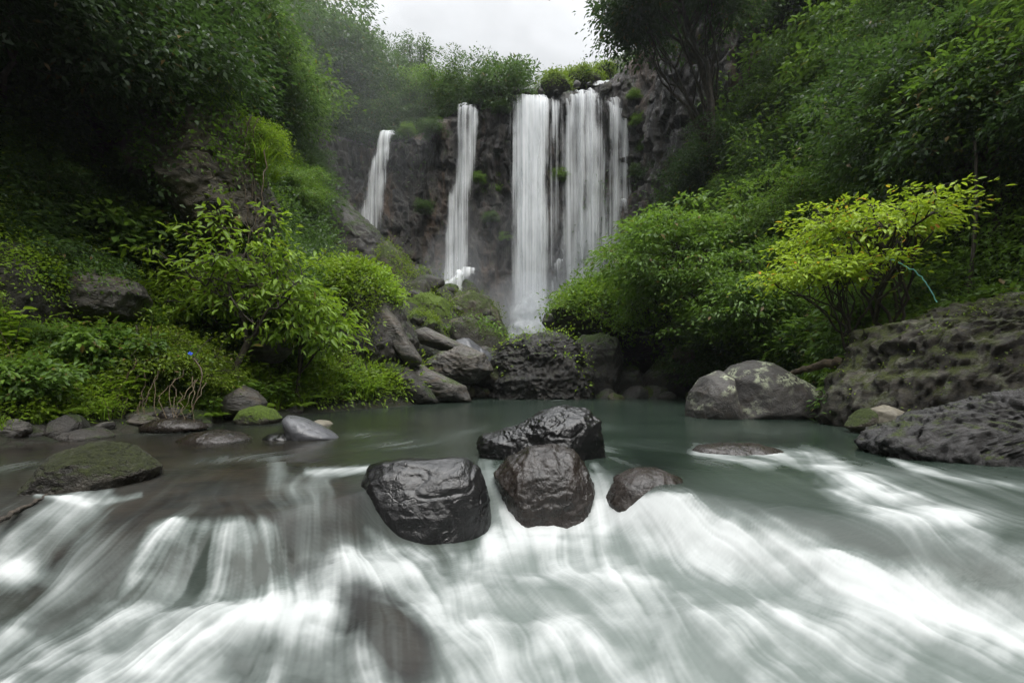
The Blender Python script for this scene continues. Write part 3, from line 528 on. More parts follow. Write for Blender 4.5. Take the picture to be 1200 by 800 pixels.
# --- left embankment: tilted slabs under a mossy brow
R_('embankment_rock', 'large dark embankment with a shaggy bright green top left of the slabs', None, None, 'dark', 141, 6, 14, .8, .09, 2.0, .03, outline=[(330,420),(332,370),(345,335),(375,322),(420,318),(448,322),(458,345),(475,375),(490,400),(480,430),(440,450),(370,450)], Y=17.5, depth=1.8, cat='outcrop', pw=.7)
R_('tilted_slab', 'pale tilted slab face on the lower right flank of the mossy embankment', None, None, 'slab', 143, 5, 7, .9, .05, 2.0, .015, outline=[(440,362),(452,355),(468,375),(482,402),(496,425),(480,432),(462,410),(448,390)], Y=16.9, depth=.9, pw=.9)
R_('tilted_slab', 'long grey brown slab dipping down to the far left shore of the pool', None, None, 'slab', 145, 6, 9, .9, .06, 2.2, .02, outline=[(420,405),(445,400),(470,415),(498,432),(520,440),(545,452),(552,470),(520,474),(490,462),(450,440)], Y=17.8, depth=1.1, pw=.85, band=(.05, .5, .2, .8, 5))
R_('tilted_slab', 'broad brown slab with a dark undercut in the middle of the rock slope', None, None, 'slab', 147, 6, 9, .9, .06, 2.2, .02, outline=[(500,425),(515,412),(545,405),(568,415),(578,435),(560,448),(530,450),(505,440)], Y=20, depth=1.2, pw=.85, band=(.05, .5, .2, .8, 5))
R_('tilted_slab', 'thin dark slab leaning right above the broad brown undercut slab', None, None, 'slab', 149, 5, 7, .9, .05, 2.0, .02, outline=[(484,388),(500,383),(530,398),(560,412),(572,420),(555,424),(520,412),(490,402)], Y=21.5, depth=1.2, pw=.9)
R_('tilted_slab', 'bluish grey wet slab below the weedy cap, left of the huge black boulder', None, None, 'slate', 151, 5, 7, .9, .06, 2.0, .02, outline=[(530,398),(548,395),(575,415),(590,440),(585,460),(565,450),(548,425)], Y=22.5, depth=1.1, pw=.9)
R_('tilted_slab', 'dark slab wedge between the shaggy embankment and the grass at the shore', None, None, 'dark', 153, 5, 8, .9, .06, 2.0, .02, outline=[(440,430),(455,418),(480,430),(500,450),(515,472),(490,478),(455,460)], Y=16.8, depth=.9, pw=.9)
# --- left bank and overhang
R_('overhang_rock', 'cracked pale overhanging crag under hanging grass at upper left', None, None, 'crag', 161, 7, 16, 1.1, .09, 2.4, .03, outline=[(180,200),(195,165),(225,140),(262,132),(285,150),(300,190),(312,235),(312,275),(285,300),(250,285),(230,255),(195,235)], Y=12.6, depth=1.9, cat='outcrop', pw=.8)
R_('overhang_rock', 'dark lower crag continuing down from the cracked pale overhang', None, None, 'crag', 163, 6, 12, .9, .09, 2.4, .03, outline=[(200,330),(210,290),(240,270),(290,275),(330,300),(350,340),(345,400),(280,420),(220,400)], Y=13.4, depth=1.8, cat='outcrop', pw=.8)
R_('bank_boulder', 'mossy brown boulder bulging from the left bank near the frame edge', None, None, 'dark_moss', 165, 6, 12, .7, .08, 2.2, .02, outline=[(-80,420),(-70,330),(-20,280),(30,290),(60,315),(70,360),(60,410),(0,430)], Y=8.6, depth=1.3, cat='boulder')
R_('bank_boulder', 'weathered grey boulder half sunk in the green left bank', None, None, 'slab', 167, 6, 10, .8, .07, 2.2, .02, outline=[(60,345),(80,325),(120,318),(150,328),(162,345),(150,370),(100,385),(65,370)], Y=9.6, depth=.9, cat='boulder')
R_('bank_boulder', 'blocky green tinged boulder sitting on top of the left bank', None, None, 'dark_moss', 169, 5, 8, .9, .05, 2.2, .02, outline=[(65,312),(72,297),(95,292),(122,294),(132,308),(128,325),(90,330)], Y=10.3, depth=.8, cat='boulder')
R_('bank_boulder', 'pale dry boulder behind the trunk of the little riverside tree', None, None, 'slab', 171, 5, 8, .9, .05, 2.2, .02, outline=[(290,415),(298,400),(318,392),(335,398),(340,412),(325,425),(298,425)], Y=12.5, depth=.6, cat='boulder')
# --- loose boulders of the talus, copies of three shapes
rr_ = np.random.default_rng(5)
protos = {}
def scatter_rock(px, py, Y, size, kind, name, label, group, cat):
    key = (kind, int(rr_.integers(0, 3)))
    p = W(px, py, Y)
    if key not in protos:
        o = rock(name, label, (0, 0, 0), (1.0, .85, .7), kind, 900 + len(protos) * 7, 4, 10, .85, .08, 2.0, .02, cat=cat, group=group); protos[key] = o
    else:
        o = protos[key].copy(); COL.objects.link(o); tag(o, label, cat, group)
    o.name = name
    o.location = tuple(p); o.rotation_euler = (rr_.uniform(-.4, .4), rr_.uniform(-.4, .4), rr_.uniform(0, 6.28)); s = size * rr_.uniform(.8, 1.25, 3); o.scale = tuple(s)
for i in range(26):
    u = rr_.random(); px = 492 + 90 * u + rr_.normal(0, 6); scatter_rock(px, 462 - 3 * rr_.random() - 8 * (1 - u) * rr_.random(), 18.5 + 3 * u, rr_.uniform(.12, .42), ['slab', 'dark', 'ochre'][int(rr_.integers(0, 3))], 'shore_stone', 'small loose stone on the far left shore of the pool by the slabs', 'loose stones along the far left shore', 'stone')
for i in range(34):
    px = rr_.uniform(480, 650); Y = rr_.uniform(23.5, 36); xx = (px - 600) / F * Y; z = float(ground(xx, Y)[0]); scatter_rock(px, HOR - (z + .2 - HC) * F / Y, Y, rr_.uniform(.4, 1.2), ['dark', 'dark_moss', 'dark'][int(rr_.integers(0, 3))], 'talus_boulder', 'dark wet boulder in the misty heap below the waterfalls', 'boulders heaped below the waterfalls', 'boulder')
for i in range(44):
    u = rr_.random(); Y = 20.5 + 9 * u; px = 500 + rr_.uniform(-12, 92) - 14 * u; scatter_rock(px, 450 - 88 * u + rr_.normal(0, 5), Y, rr_.uniform(.35, .8), ['dark', 'dark_moss', 'ochre'][int(rr_.integers(0, 3))], 'talus_boulder', 'dark wet boulder in the misty heap below the waterfalls', 'boulders heaped below the waterfalls', 'boulder')
for i in range(9):
    px = (604, 618, 634, 652, 661, 676, 690, 706, 722)[i]; scatter_rock(px, (107, 109, 108, 107, 112, 99, 98, 106, 108)[i], 38.0, rr_.uniform(.14, .34), ['dark', 'dark_moss', 'dark'][i % 3], 'lip_stone', 'small dark stone breaking the water along the lip of the falls', 'stones along the lip of the falls', 'stone')
for i in range(16):
    px = rr_.uniform(700, 815); Y = rr_.uniform(19, 24.5); xx = (px - 600) / F * Y; z = max(float(ground(xx, Y)[0]), -.1); scatter_rock(px, HOR - (z + .15 - HC) * F / Y, Y, rr_.uniform(.3, .7), ['dark', 'ochre', 'dark'][int(rr_.integers(0, 3))], 'shaded_boulder', 'dark boulder in the shade of the trees at the far right pool edge', 'shaded boulders at the far right pool edge', 'boulder')
for i in range(22):
    Y = rr_.uniform(6.5, 12); xs = np.interp(Y, [5, 7, 9, 11, 14], [-7.4, -7.0, -6.3, -5.8, -4.6]) - rr_.uniform(-.1, .7); p = 600 + F * xs / Y; z = max(float(ground(xs, Y)[0]), 0); scatter_rock(p, HOR - (z - HC) * F / Y, Y, rr_.uniform(.1, .28), ['dark', 'slab', 'wet_brown'][int(rr_.integers(0, 3))], 'shore_stone', 'small dark stone at the waterline below the left bank plants', 'small stones along the left waterline', 'stone')
# mossy rocks on the lip of the falls
R_('lip_rock', 'shaggy moss capped rock on the lip right of the main fall', None, None, 'moss', 181, 5, 10, .6, .10, 2.4, .03, outline=[(630,108),(634,101),(645,95),(657,95),(665,100),(668,108),(655,114),(638,114)], Y=39.4, depth=1.5)
R_('lip_rock', 'long moss capped rock on the lip above the right fall', None, None, 'moss', 183, 5, 10, .6, .10, 2.4, .03, outline=[(658,98),(663,91),(678,88),(695,88),(703,92),(705,99),(685,104),(665,104)], Y=40.5, depth=1.2)
R_('lip_rock', 'small mossy rock high on the lip between top cascades', None, None, 'moss', 185, 5, 10, .6, .10, 2.4, .03, outline=[(696,86),(700,81),(712,80),(718,84),(716,92),(702,92)], Y=43.5, depth=1.0)
R_('lip_rock', 'low dark mossy rock between the right fall and the faint last fall', None, None, 'dark_moss', 187, 5, 10, .6, .10, 2.4, .03, outline=[(702,112),(704,103),(712,101),(718,104),(718,114),(708,118)], Y=38.3, depth=1.0)
R_('lip_rock', 'dark jutting rock dividing the main fall from the right fall', None, None, 'dark', 189, 5, 10, .8, .10, 2.4, .03, outline=[(657,125),(659,111),(666,108),(670,114),(669,135),(662,142)], Y=38.3, depth=.8)
# ------------------------------------------------------------ waterfalls
t = NT('falling_water'); v = t.map(t.world(), scale=(1, .0, 1)); de = t.attr('dens')
u1 = t.noise(1.0, t.map(v, scale=(1.8, 1, 0.035)), 4, 0.6, 0.1); u2 = t.noise(1.0, t.map(v, scale=(7, 1, 0.07)), 4, 0.6); u3 = t.noise(1.0, t.map(v, scale=(1.0, 1.0, 0.5)), 4, 0.6)
s_ = t.math('ADD', t.math('MULTIPLY', u1, 0.55), t.math('ADD', t.math('MULTIPLY', u2, 0.40), t.math('MULTIPLY', u3, 0.15)))
a = t.math('SUBTRACT', t.math('ADD', t.math('MULTIPLY', s_, 3.2), t.math('MULTIPLY', de, 1.05)), 2.05)
a = t.math('MULTIPLY', t.rng(a, 0.0, 0.95, 0, 1), t.rng(de, 0.0, 0.35, 0, 1, True))
df = t.n('BsdfDiffuse'); t.l(t.mix(t.rng(u2, .3, .7), (.80, .83, .86), (.95, .96, .97)), df.inputs[0]); tl = t.n('BsdfTranslucent'); tl.inputs[0].default_value = (.86, .9, .93, 1)
m1 = t.n('MixShader'); m1.inputs[0].default_value = .35; t.l(df.outputs[0], m1.inputs[1]); t.l(tl.outputs[0], m1.inputs[2])
tr = t.n('BsdfTransparent'); m2 = t.n('MixShader'); t.l(a, m2.inputs[0]); t.l(tr.outputs[0], m2.inputs[1]); t.l(m1.outputs[0], m2.inputs[2]); t.l(m2.outputs[0], t.out.inputs[0])
M['fall'] = t.m
def fall(name, label, prof, Y, cat='waterfall', layers=((0, .95), (.35, .6)), bulge=.35, top_back=1.6, nr=90, nc=44, parent=None, edge=.34):
    """prof rows: (py, left px, right px, density left, density right)"""
    prof = np.array(prof, float); root = None
    for li, (off, dm) in enumerate(layers):
        tt = np.linspace(0, 1, nr); py = prof[0, 0] + (prof[-1, 0] - prof[0, 0]) * tt; u = np.linspace(0, 1, nc)
        L = np.interp(py, prof[:, 0], prof[:, 1]); Rr = np.interp(py, prof[:, 0], prof[:, 2]); dl = np.interp(py, prof[:, 0], prof[:, 3]); dr = np.interp(py, prof[:, 0], prof[:, 4])
        wv = 4.4 * min(1, (Rr - L).mean() / 30); L = L - 2.5 * wv / 4.4 + wv * fbm(np.stack([tt * 7, tt * 0 + li, tt * 0 + Y + prof[0, 1]], -1), 3, 431); Rr = Rr + 2.5 * wv / 4.4 + wv * fbm(np.stack([tt * 7, tt * 0 + li, tt * 0 + Y + prof[0, 2]], -1), 3, 433)
        U, PYg = np.meshgrid(u, py); Lg, Rg, Tg_ = L[:, None], Rr[:, None], tt[:, None]
        PYg = PYg + (3.2 * fbm(np.stack([(Lg + (Rg - Lg) * U) * .13, U * 0, U * 0 + 5], -1), 3, 440)) * np.exp(-tt * 14)[:, None]
        PXg = Lg + (Rg - Lg) * U
        Yg = Y - off - bulge * np.sqrt(Tg_) * 1.6 * np.ones_like(U) - .22 * np.sin(U * math.pi)
        P3 = np.stack([PXg * .16, PYg * 0.004, U * 0 + li * 7.7], -1); Yg = Yg - fbm(P3, 3, 400 + li) * .35
        Yr = Y
        X = (PXg - 600) / F * Yr; Z = HC + (HOR - PYg) / F * Yr
        # crest: the sheet rolls back over the edge
        bk = np.exp(-tt * nr / 3.0)[:, None]; Yg = Yg + bk * top_back; Z = Z + 0.12 * bk
        core = 1 + .35 * np.exp(-((U - .5) / .3) ** 2) if name == 'waterfall' else 1
        den = core * (dl[:, None] * (1 - U) + dr[:, None] * U) * (1 + .7 * fbm(np.stack([PXg * .10, PYg * .022, U * 0 + li * 3], -1), 3, 450)) * sst(0, edge, U) * sst(0, edge, 1 - U) * dm
        o = link(name if li == 0 else 'veil', mesh_np(name, np.stack([X, Yg, Z], -1).reshape(-1, 3), grid_faces(nr, nc), mat=M['fall'], smooth=True, attrs={'dens': ('POINT', den)}), parent=root)
        if li == 0: root = o; tag(o, label, cat)
    return root
fall('waterfall', 'brightest and widest white waterfall curtain at the centre', [(108,596,654,1.05,1.05),(114,594,654,1.1,1.1),(135,593,652,1.0,1.05),(160,592,648,.95,1.15),(200,594,646,1.0,1.2),(240,595,647,1.05,1.2),(300,596,648,1.05,1.15),(360,594,650,1.05,1.1),(392,590,656,1.0,1.05)], 37.6, layers=((0, 1.0), (.4, .8), (.8, .55)))
fall('waterfall', 'thin grey water veil hugging the right side of the brightest curtain', [(110,645,660,.5,.6),(150,640,658,.6,.5),(220,638,655,.5,.4),(300,640,656,.4,.3),(370,642,658,.35,.25)], 37.9)
fall('waterfall', 'bright streaky waterfall right of the moss capped lip rocks', [(99,662,706,.6,.85),(108,662,706,.6,.85),(130,661,704,.4,.75),(160,664,704,.35,.8),(200,668,702,.45,.75),(260,671,702,.7,.65),(300,672,703,.75,.6),(340,668,708,.75,.55)], 37.4, layers=((0, 1.0), (.4, .6)))
fall('waterfall', 'broad faint veil of drips behind the bright streaky right waterfall', [(104,644,716,.68,.6),(160,642,716,.6,.55),(240,642,716,.55,.55),(340,641,720,.6,.6)], 38.1, layers=((0, 1),(.3, .8)))
fall('waterfall', 'fainter last waterfall beside the dark wall at far right', [(108,710,732,.85,.8),(114,706,740,.75,.7),(150,704,742,.7,.6),(240,700,744,.62,.55),(300,696,746,.6,.55),(345,692,748,.6,.55)], 37.3)
fall('waterfall', 'tall slim middle waterfall splitting over dark rocks at its foot', [(116,538,550,.8,.8),(122,536,560,.75,.7),(132,534,566,.7,.65),(170,533,562,.65,.6),(198,532,557,.7,.65),(215,530,556,.8,.7),(233,526,555,.75,.7),(300,521,553,.7,.7),(338,516,552,.65,.6)], 37.4)
fall('waterfall', 'narrow leftmost waterfall widening in two steps behind the dark ridge', [(149,446,462,.9,.9),(155,445,462,.85,.85),(175,442,460,.75,.8),(182,441,460,.9,.85),(196,434,459,.7,.85),(240,425,456,.6,.7),(300,414,450,.5,.55)], 37.4)
fall('small_cascade', 'white cascade slanting left between the dark lumps under the middle fall', [(314,538,560,.6,.6),(322,532,556,.9,.8),(335,514,542,.9,.9),(350,494,522,.7,.7)], 34.2, 'cascade', layers=((0, 1),), bulge=.1, top_back=.3, nr=30, nc=24)
fall('small_cascade', 'short white cascade between the two lumps under the middle fall', [(318,534,545,.9,.9),(330,534,543,.9,.9),(350,533,544,.7,.7)], 34.0, 'cascade', layers=((0, 1),), bulge=.1, top_back=.3, nr=30, nc=20)
fall('small_cascade', 'small white splash falling far left of the middle fall lumps', [(336,488,500,.8,.8),(345,488,506,.7,.7),(352,492,510,.3,.5)], 34.2, 'cascade', layers=((0, 1),), bulge=.1, top_back=.3, nr=24, nc=20)
fall('small_cascade', 'little bright cascade spilling off a ledge between the two big falls', [(303,652,662,.9,.9),(310,648,660,.9,.8),(330,645,658,.6,.5),(362,642,660,.4,.3)], 36.3, 'cascade', layers=((0, 1),), bulge=.1, top_back=.4, nr=30, nc=20)
fall('small_cascade', 'tiny white spurt on the dark wall above the leafy riverside tree', [(233,726,736,.9,.9),(238,725,736,.7,.7),(252,724,733,.4,.3)], 36.6, 'cascade', layers=((0, 1),), bulge=.1, top_back=.4, nr=20, nc=16)
fall('small_cascade', 'small cascade of the stepped stream highest above the right fall', [(84,684,704,.6,.9),(92,684,706,.6,.6)], 43.8, 'cascade', layers=((0, 1),), bulge=.1, top_back=1.6, nr=20, nc=20)
fall('small_cascade', 'white sheet sliding over the top step left of the dark wall', [(92,700,724,.9,.9),(100,694,724,1.,.9),(106,690,718,1.,.8)], 40.0, 'cascade', layers=((0, 1),), bulge=.3, top_back=2.6, nr=20, nc=20)
fall('small_cascade', 'narrow bright rill running down to the lip above the brightest curtain', [(98,626,634,.8,.8),(104,620,638,.9,.9),(110,606,640,.9,.9)], 39.2, 'cascade', layers=((0, 1),), bulge=.3, top_back=1.6, nr=20, nc=20)
# churning white foot of the main fall
def spray(parent, prof, Y, layers, mat, nr=40, nc=40):
    prof = np.array(prof, float)
    for li in range(layers):
        tt = np.linspace(0, 1, nr); py = prof[0, 0] + (prof[-1, 0] - prof[0, 0]) * tt; u = np.linspace(0, 1, nc); U, PYg = np.meshgrid(u, py); L = np.interp(py, prof[:, 0], prof[:, 1])[:, None]; Rr = np.interp(py, prof[:, 0], prof[:, 2])[:, None]; dn = np.interp(py, prof[:, 0], prof[:, 3])[:, None]
        PXg = L + (Rr - L) * U; X = (PXg - 600) / F * Y; Z = HC + (HOR - PYg) / F * Y; Yg = Y - .3 * li - 1.1 * np.sin(U * math.pi) * (.3 + tt[:, None]) + fbm(np.stack([X, Z, Z * 0 + li * 3], -1) * .9, 3, 600 + li) * .6
        den = dn * sst(0, .45, U) * sst(0, .45, 1 - U) * sst(1.0, .8, tt)[:, None]
        link('spray', mesh_np('spray', np.stack([X, Yg, Z], -1).reshape(-1, 3), grid_faces(nr, nc), mat=mat, smooth=True, attrs={'dens': ('POINT', den)}), parent=parent)
t = NT('spray_water'); v = t.world(); de = t.attr('dens'); a = t.rng(t.math('ADD', t.math('MULTIPLY', t.math('SUBTRACT', t.noise(.9, t.map(v, scale=(1, 1, .5)), 5, .6), .5), 2.2), de), 0.0, 1.0, 0, .8)
a = t.math('MULTIPLY', a, t.rng(de, 0, .4, 0, 1, True)); df = t.n('BsdfDiffuse'); df.inputs[0].default_value = (.93, .95, .97, 1); tl = t.n('BsdfTranslucent'); tl.inputs[0].default_value = (.9, .93, .95, 1)
m1 = t.n('MixShader'); m1.inputs[0].default_value = .45; t.l(df.outputs[0], m1.inputs[1]); t.l(tl.outputs[0], m1.inputs[2]); tr = t.n('BsdfTransparent'); m2 = t.n('MixShader'); t.l(a, m2.inputs[0]); t.l(tr.outputs[0], m2.inputs[1]); t.l(m1.outputs[0], m2.inputs[2]); t.l(m2.outputs[0], t.out.inputs[0]); M['spray'] = t.m
_wf = [o for o in COL.objects if o.get('category') == 'waterfall']
spray(_wf[0], [(335,596,650,0),(360,590,655,.5),(378,586,658,.85),(396,584,660,.8),(404,584,660,.5)], 35.6, 4, M['spray'])
spray(_wf[2], [(300,668,708,0),(325,662,712,.4),(345,655,716,.6)], 36.4, 2, M['spray'])
spray(_wf[5], [(300,515,560,0),(330,508,565,.3),(350,504,568,.4)], 35.6, 2, M['spray'])

t = NT('splash_foam'); t.bsdf((.86, .89, .9), .9, t.bump(t.noise(2.5, t.world(), 5, .6), .6, .4)); M['splash'] = t.m
# spray and haze as air
def vol(name, label, loc, scale, dens, col=(.93, .96, 1), seed=0, cat='mist'):
    D, Fc = ico(3); V = D * (1 + .25 * fbm(D * 1.6, 3, seed)[:, None]); t = NT(name)
    p = t.n('VolumePrincipled'); p.inputs['Color'].default_value = (*col, 1); p.inputs['Density'].default_value = dens; p.inputs['Anisotropy'].default_value = 0.2
    t.l(p.outputs[0], t.out.inputs[1]); o = link(name, mesh_np(name, V, faces_tris=Fc, mat=t.m, smooth=True), loc=loc); o.scale = scale
    o['kind'] = 'stuff'; return o
def volpx(name, px, py, Y, rx, ry_, rz, dens, seed): return vol(name, None, tuple(W(px, py, Y)), (rx, ry_, rz), dens, seed=seed)
for q_ in ((620, 385, 35.5, 3.4, 2.6, 4.6, .06), (620, 382, 35.2, 2.1, 1.7, 3.2, .12), (622, 386, 34.9, 1.5, 1.2, 2.2, .25), (690, 335, 35.8, 3.6, 1.8, 4.2, .04), (690, 335, 35.6, 2.6, 1.6, 3.0, .09), (622, 375, 34.6, 4.5, 2.0, 4.0, .05),
           (535, 325, 35.8, 3.0, 1.8, 4.4, .035), (532, 335, 35.8, 2.2, 1.6, 2.8, .04), (640, 345, 35.0, 10, 3.0, 8, .012), (360, 130, 31, 9, 5, 11, .0055)):
    volpx('mist', *q_, int(q_[0] + q_[5] * 10))
# ------------------------------------------------------------ plants
def leaf_mat(name, dark, mid, bright, rough=.46, tr=.38, tip=(.15, .10, .03), spec=.3):
    t = NT(name); a = t.attr('tint'); g = t.n('NewGeometry')
    c = t.mix(t.rng(a, 0.0, .5), dark, mid); c = t.mix(t.rng(a, .5, 1.0), c, bright)
    c = t.mix(t.rng(t.noise(.35, t.world(), 4, .6), .35, .7, 0, .45), c, tuple(x * .55 for x in mid))
    oi = t.n('ObjectInfo'); c = t.mix(t.rng(oi.outputs['Random'], 0, 1, 0, .35), c, (mid[0] * 1.25, mid[1] * 1.05, mid[2] * 1.1))
    if tip: c = t.mix(t.rng(a, .955, .97), c, tip)
    n = t.n('BsdfPrincipled'); t.l(c, n.inputs['Base Color']); n.inputs['Roughness'].default_value = rough; n.inputs['Specular IOR Level'].default_value = spec
    q = t.n('BsdfTranslucent'); t.l(t.mix(.5, c, (bright[0] * 1.2, bright[1] * 1.3, bright[2] * .8)), q.inputs[0])
    m = t.n('MixShader'); m.inputs[0].default_value = tr; t.l(n.outputs[0], m.inputs[1]); t.l(q.outputs[0], m.inputs[2]); t.l(m.outputs[0], t.out.inputs[0]); return t.m
L_ = {}
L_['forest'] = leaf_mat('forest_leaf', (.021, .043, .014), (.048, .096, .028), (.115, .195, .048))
L_['deep'] = leaf_mat('deep_shade_leaf', (.015, .032, .012), (.034, .068, .022), (.075, .135, .036))  # darker leaf copy: shade of corners and upper slope put into the colour
L_['mid'] = leaf_mat('riverside_leaf', (.042, .086, .016), (.098, .19, .030), (.21, .335, .048))
L_['bright'] = leaf_mat('young_leaf', (.066, .13, .015), (.165, .285, .025), (.34, .48, .045), tr=.4)
L_['yellow'] = leaf_mat('yellow_green_leaf', (.11, .20, .015), (.25, .39, .025), (.45, .56, .05), tr=.4, tip=(.62, .22, .04))
L_['grass'] = leaf_mat('grass_blade', (.07, .13, .012), (.15, .27, .022), (.32, .46, .04), tr=.4)
L_['olive'] = leaf_mat('olive_weed_leaf', (.05, .085, .012), (.12, .19, .018), (.26, .36, .03), tr=.35)
L_['dry'] = leaf_mat('dry_stalk', (.06, .045, .025), (.13, .10, .06), (.25, .2, .12), tr=.05)
t = NT('bark'); v = t.world(); n1 = t.noise(6, t.map(v, scale=(2, 2, .5)), 6, .65)
t.bsdf(t.mix(t.rng(n1, .35, .65), (.018, .014, .01), (.075, .06, .045)), .8, t.bump(n1, .8, .05)); M['bark'] = t.m
t = NT('vine_stem'); t.bsdf(t.mix(t.rng(t.noise(5, t.world()), .3, .7), (.05, .035, .02), (.16, .12, .07)), .75); M['vine'] = t.m

def leaves(P, D, N, Ln, Wd, fold=.25, droop=.25, six=True):
    """P base, D direction, N normal"""
    D = D / (np.linalg.norm(D, axis=1)[:, None] + 1e-9); Sd = np.cross(D, N); Sd /= (np.linalg.norm(Sd, axis=1)[:, None] + 1e-9); N = np.cross(Sd, D)
    Ln = np.broadcast_to(Ln, len(P))[:, None]; Wd = np.broadcast_to(Wd, len(P))[:, None] * .5; n = len(P)
    if six:
        m1 = P + D * Ln * .33; m2 = P + D * Ln * .7 - N * Ln * droop * .3; tip = P + D * Ln - N * Ln * droop
        V = np.stack([P, m1 + Sd * Wd + N * Wd * fold, m2 + Sd * Wd * .8 + N * Wd * fold * .6, tip, m2 - Sd * Wd * .8 + N * Wd * fold * .6, m1 - Sd * Wd + N * Wd * fold], 1).reshape(-1, 3)
        b = np.arange(n)[:, None] * 6; Q = np.concatenate([b + np.array([[0, 1, 2, 3]]), b + np.array([[0, 3, 4, 5]])], 1).reshape(-1, 4); per = 2
    else:
        mid = P + D * Ln * .45; tip = P + D * Ln - N * Ln * droop
        V = np.stack([P, mid + Sd * Wd + N * Wd * fold, tip, mid - Sd * Wd + N * Wd * fold], 1).reshape(-1, 3)
        Q = np.arange(n * 4).reshape(-1, 4); per = 1
    return V, Q, per
def leaf_mesh(name, parts, mat):
    """parts: list of (V,Q,per,tint)"""
    Vs, Qs, Ts, o = [], [], [], 0
    for V, Q, per, ti in parts:
        Vs.append(V); Qs.append(Q + o); Ts.append(np.repeat(ti, per)); o += len(V)
    return mesh_np(name, np.concatenate(Vs), np.concatenate(Qs), mat=mat, attrs={'tint': ('FACE', np.concatenate(Ts))})
class Tubes:
    def __init__(s): s.V = []; s.Q = []; s.o = 0
    def add(s, P, R, k=6):
        P = np.asarray(P, float); R = np.broadcast_to(np.asarray(R, float), len(P)); T = np.gradient(P, axis=0); T /= np.linalg.norm(T, axis=1)[:, None] + 1e-9
        ref = np.array([0.31, .93, .2]) if abs(T[0][2]) > .6 else np.array([0, 0, 1.]); A = np.cross(T, ref); A /= np.linalg.norm(A, axis=1)[:, None] + 1e-9; B = np.cross(T, A)
        th = np.arange(k) / k * 2 * math.pi; ring = P[:, None] + R[:, None, None] * (np.cos(th)[None, :, None] * A[:, None] + np.sin(th)[None, :, None] * B[:, None])
        n = len(P); i = s.o + np.arange(n * k).reshape(n, k); j = np.roll(i, -1, 1); s.Q.append(np.stack([i[:-1], j[:-1], j[1:], i[1:]], -1).reshape(-1, 4)); s.V.append(ring.reshape(-1, 3)); s.o += n * k
    def mesh(s, name, mat): return mesh_np(name, np.concatenate(s.V), np.concatenate(s.Q), mat=mat, smooth=True)
def curve(a, b, bend=(0, 0, 0), n=6, wob=0, r=None):
    t_ = np.linspace(0, 1, n)[:, None]; a, b = np.array(a, float), np.array(b, float); P = a + (b - a) * t_ + np.array(bend) * (4 * t_ * (1 - t_))
    if wob and r is not None: P[1:-1] += r.normal(size=(n - 2, 3)) * wob
    return P
def gen_tree(seed, H, R, Rz, cz, ncl, nleaf, ls, flat=.35, rc=.55, trunk=(.16,), lean=(0, 0), centre=(0, 0), nlimb=7, mat='forest', name='tree', shell=.45, gap=.15, aspect=.42, droop=.3, six=False, tw=.012, drape=0, root=-.4):
    r = np.random.default_rng(seed)
    # cluster centres in a bumpy ellipsoid
    cand = r.normal(size=(ncl * 6, 3)); cand /= np.linalg.norm(cand, axis=1)[:, None]; rad_ = (shell + (1 - shell) * r.random(len(cand)) ** .6)
    bump = 1 + .75 * fbm(cand * 1.9 + seed, 3, seed) + .35 * fbm(cand * 4.5 + seed, 2, seed + 3); pos = cand * (rad_ * bump)[:, None]
    keep = (fbm(pos * 2.3 + seed * 3, 3, seed + 8) > -gap) & (cand[:, 2] > -.75); pos = pos[keep][:ncl] * np.array([R, R, Rz]) + np.array([centre[0], centre[1], cz])
    tb = Tubes(); top = np.array([centre[0] * .8 + lean[0], centre[1] * .8 + lean[1], cz + Rz * .35])
    tr_ = curve((0, 0, root), top, (lean[0] * -.3, lean[1] * -.3, 0), 9, .06 * R, r); tb.add(tr_, np.linspace(trunk[0], trunk[0] * .25, 9), 8)
    pts = [tr_[4:]]
    for k in range(nlimb):
        tgt = pos[r.integers(len(pos))]; i = int(r.integers(3, 7)); st = tr_[i]; e = st + (tgt - st) * .8; P = curve(st, e, (0, 0, .12 * R), 7, .05 * R, r); tb.add(P, np.linspace(trunk[0] * .45, tw * 1.2, 7), 5); pts.append(P[2:])
        for q in range(3):
            st2 = P[int(r.integers(2, 6))]; near = pos[np.argsort(np.linalg.norm(pos - st2, axis=1))[:40]]; e2 = near[r.integers(len(near))]; P2 = curve(st2, e2, (0, 0, .05 * R), 5, .03 * R, r); tb.add(P2, np.linspace(trunk[0] * .18, tw, 5), 4); pts.append(P2)
    pts = np.concatenate(pts)
    for c in pos[:min(len(pos), 260)]:
        j = np.argmin(np.linalg.norm(pts - c, axis=1)); tb.add(curve(pts[j], c, (0, 0, .06), 4, .02, r), np.linspace(tw, tw * .4, 4), 3)
    n = len(pos); m = nleaf; Cn = np.repeat(pos, m, 0); tv = np.clip(np.repeat(r.normal(.42, .16, n), m), 0, 1); g = r.normal(size=(n * m, 3)); g *= np.array([rc, rc, rc * flat]) * .75
    sag = -.25 * (g[:, 0] ** 2 + g[:, 1] ** 2) / max(rc, .01) * 1.0; P = Cn + g; P[:, 2] += sag - drape * r.random(n * m)
    out = (Cn - np.array([centre[0], centre[1], cz])) / np.array([R, R, Rz]); D = g / (np.linalg.norm(g, axis=1)[:, None] + 1e-6) + .5 * out + r.normal(size=g.shape) * .5; D[:, 2] -= droop
    N = r.normal(size=g.shape) * .45 + np.array([0, 0, 1.0]) + out * .25; sz = ls * r.uniform(.4, 1.35, n * m)
    ti = np.clip(tv + r.normal(0, .17, n * m), 0, .94); ti[r.random(n * m) < .03] = .98
    V, Q, per = leaves(P, D, N, sz, sz * aspect, droop=.2, six=six)
    return tb.mesh(name + '_trunk', M['bark']), leaf_mesh(name + '_crown', [(V, Q, per, ti)], L_[mat])
TP = {}
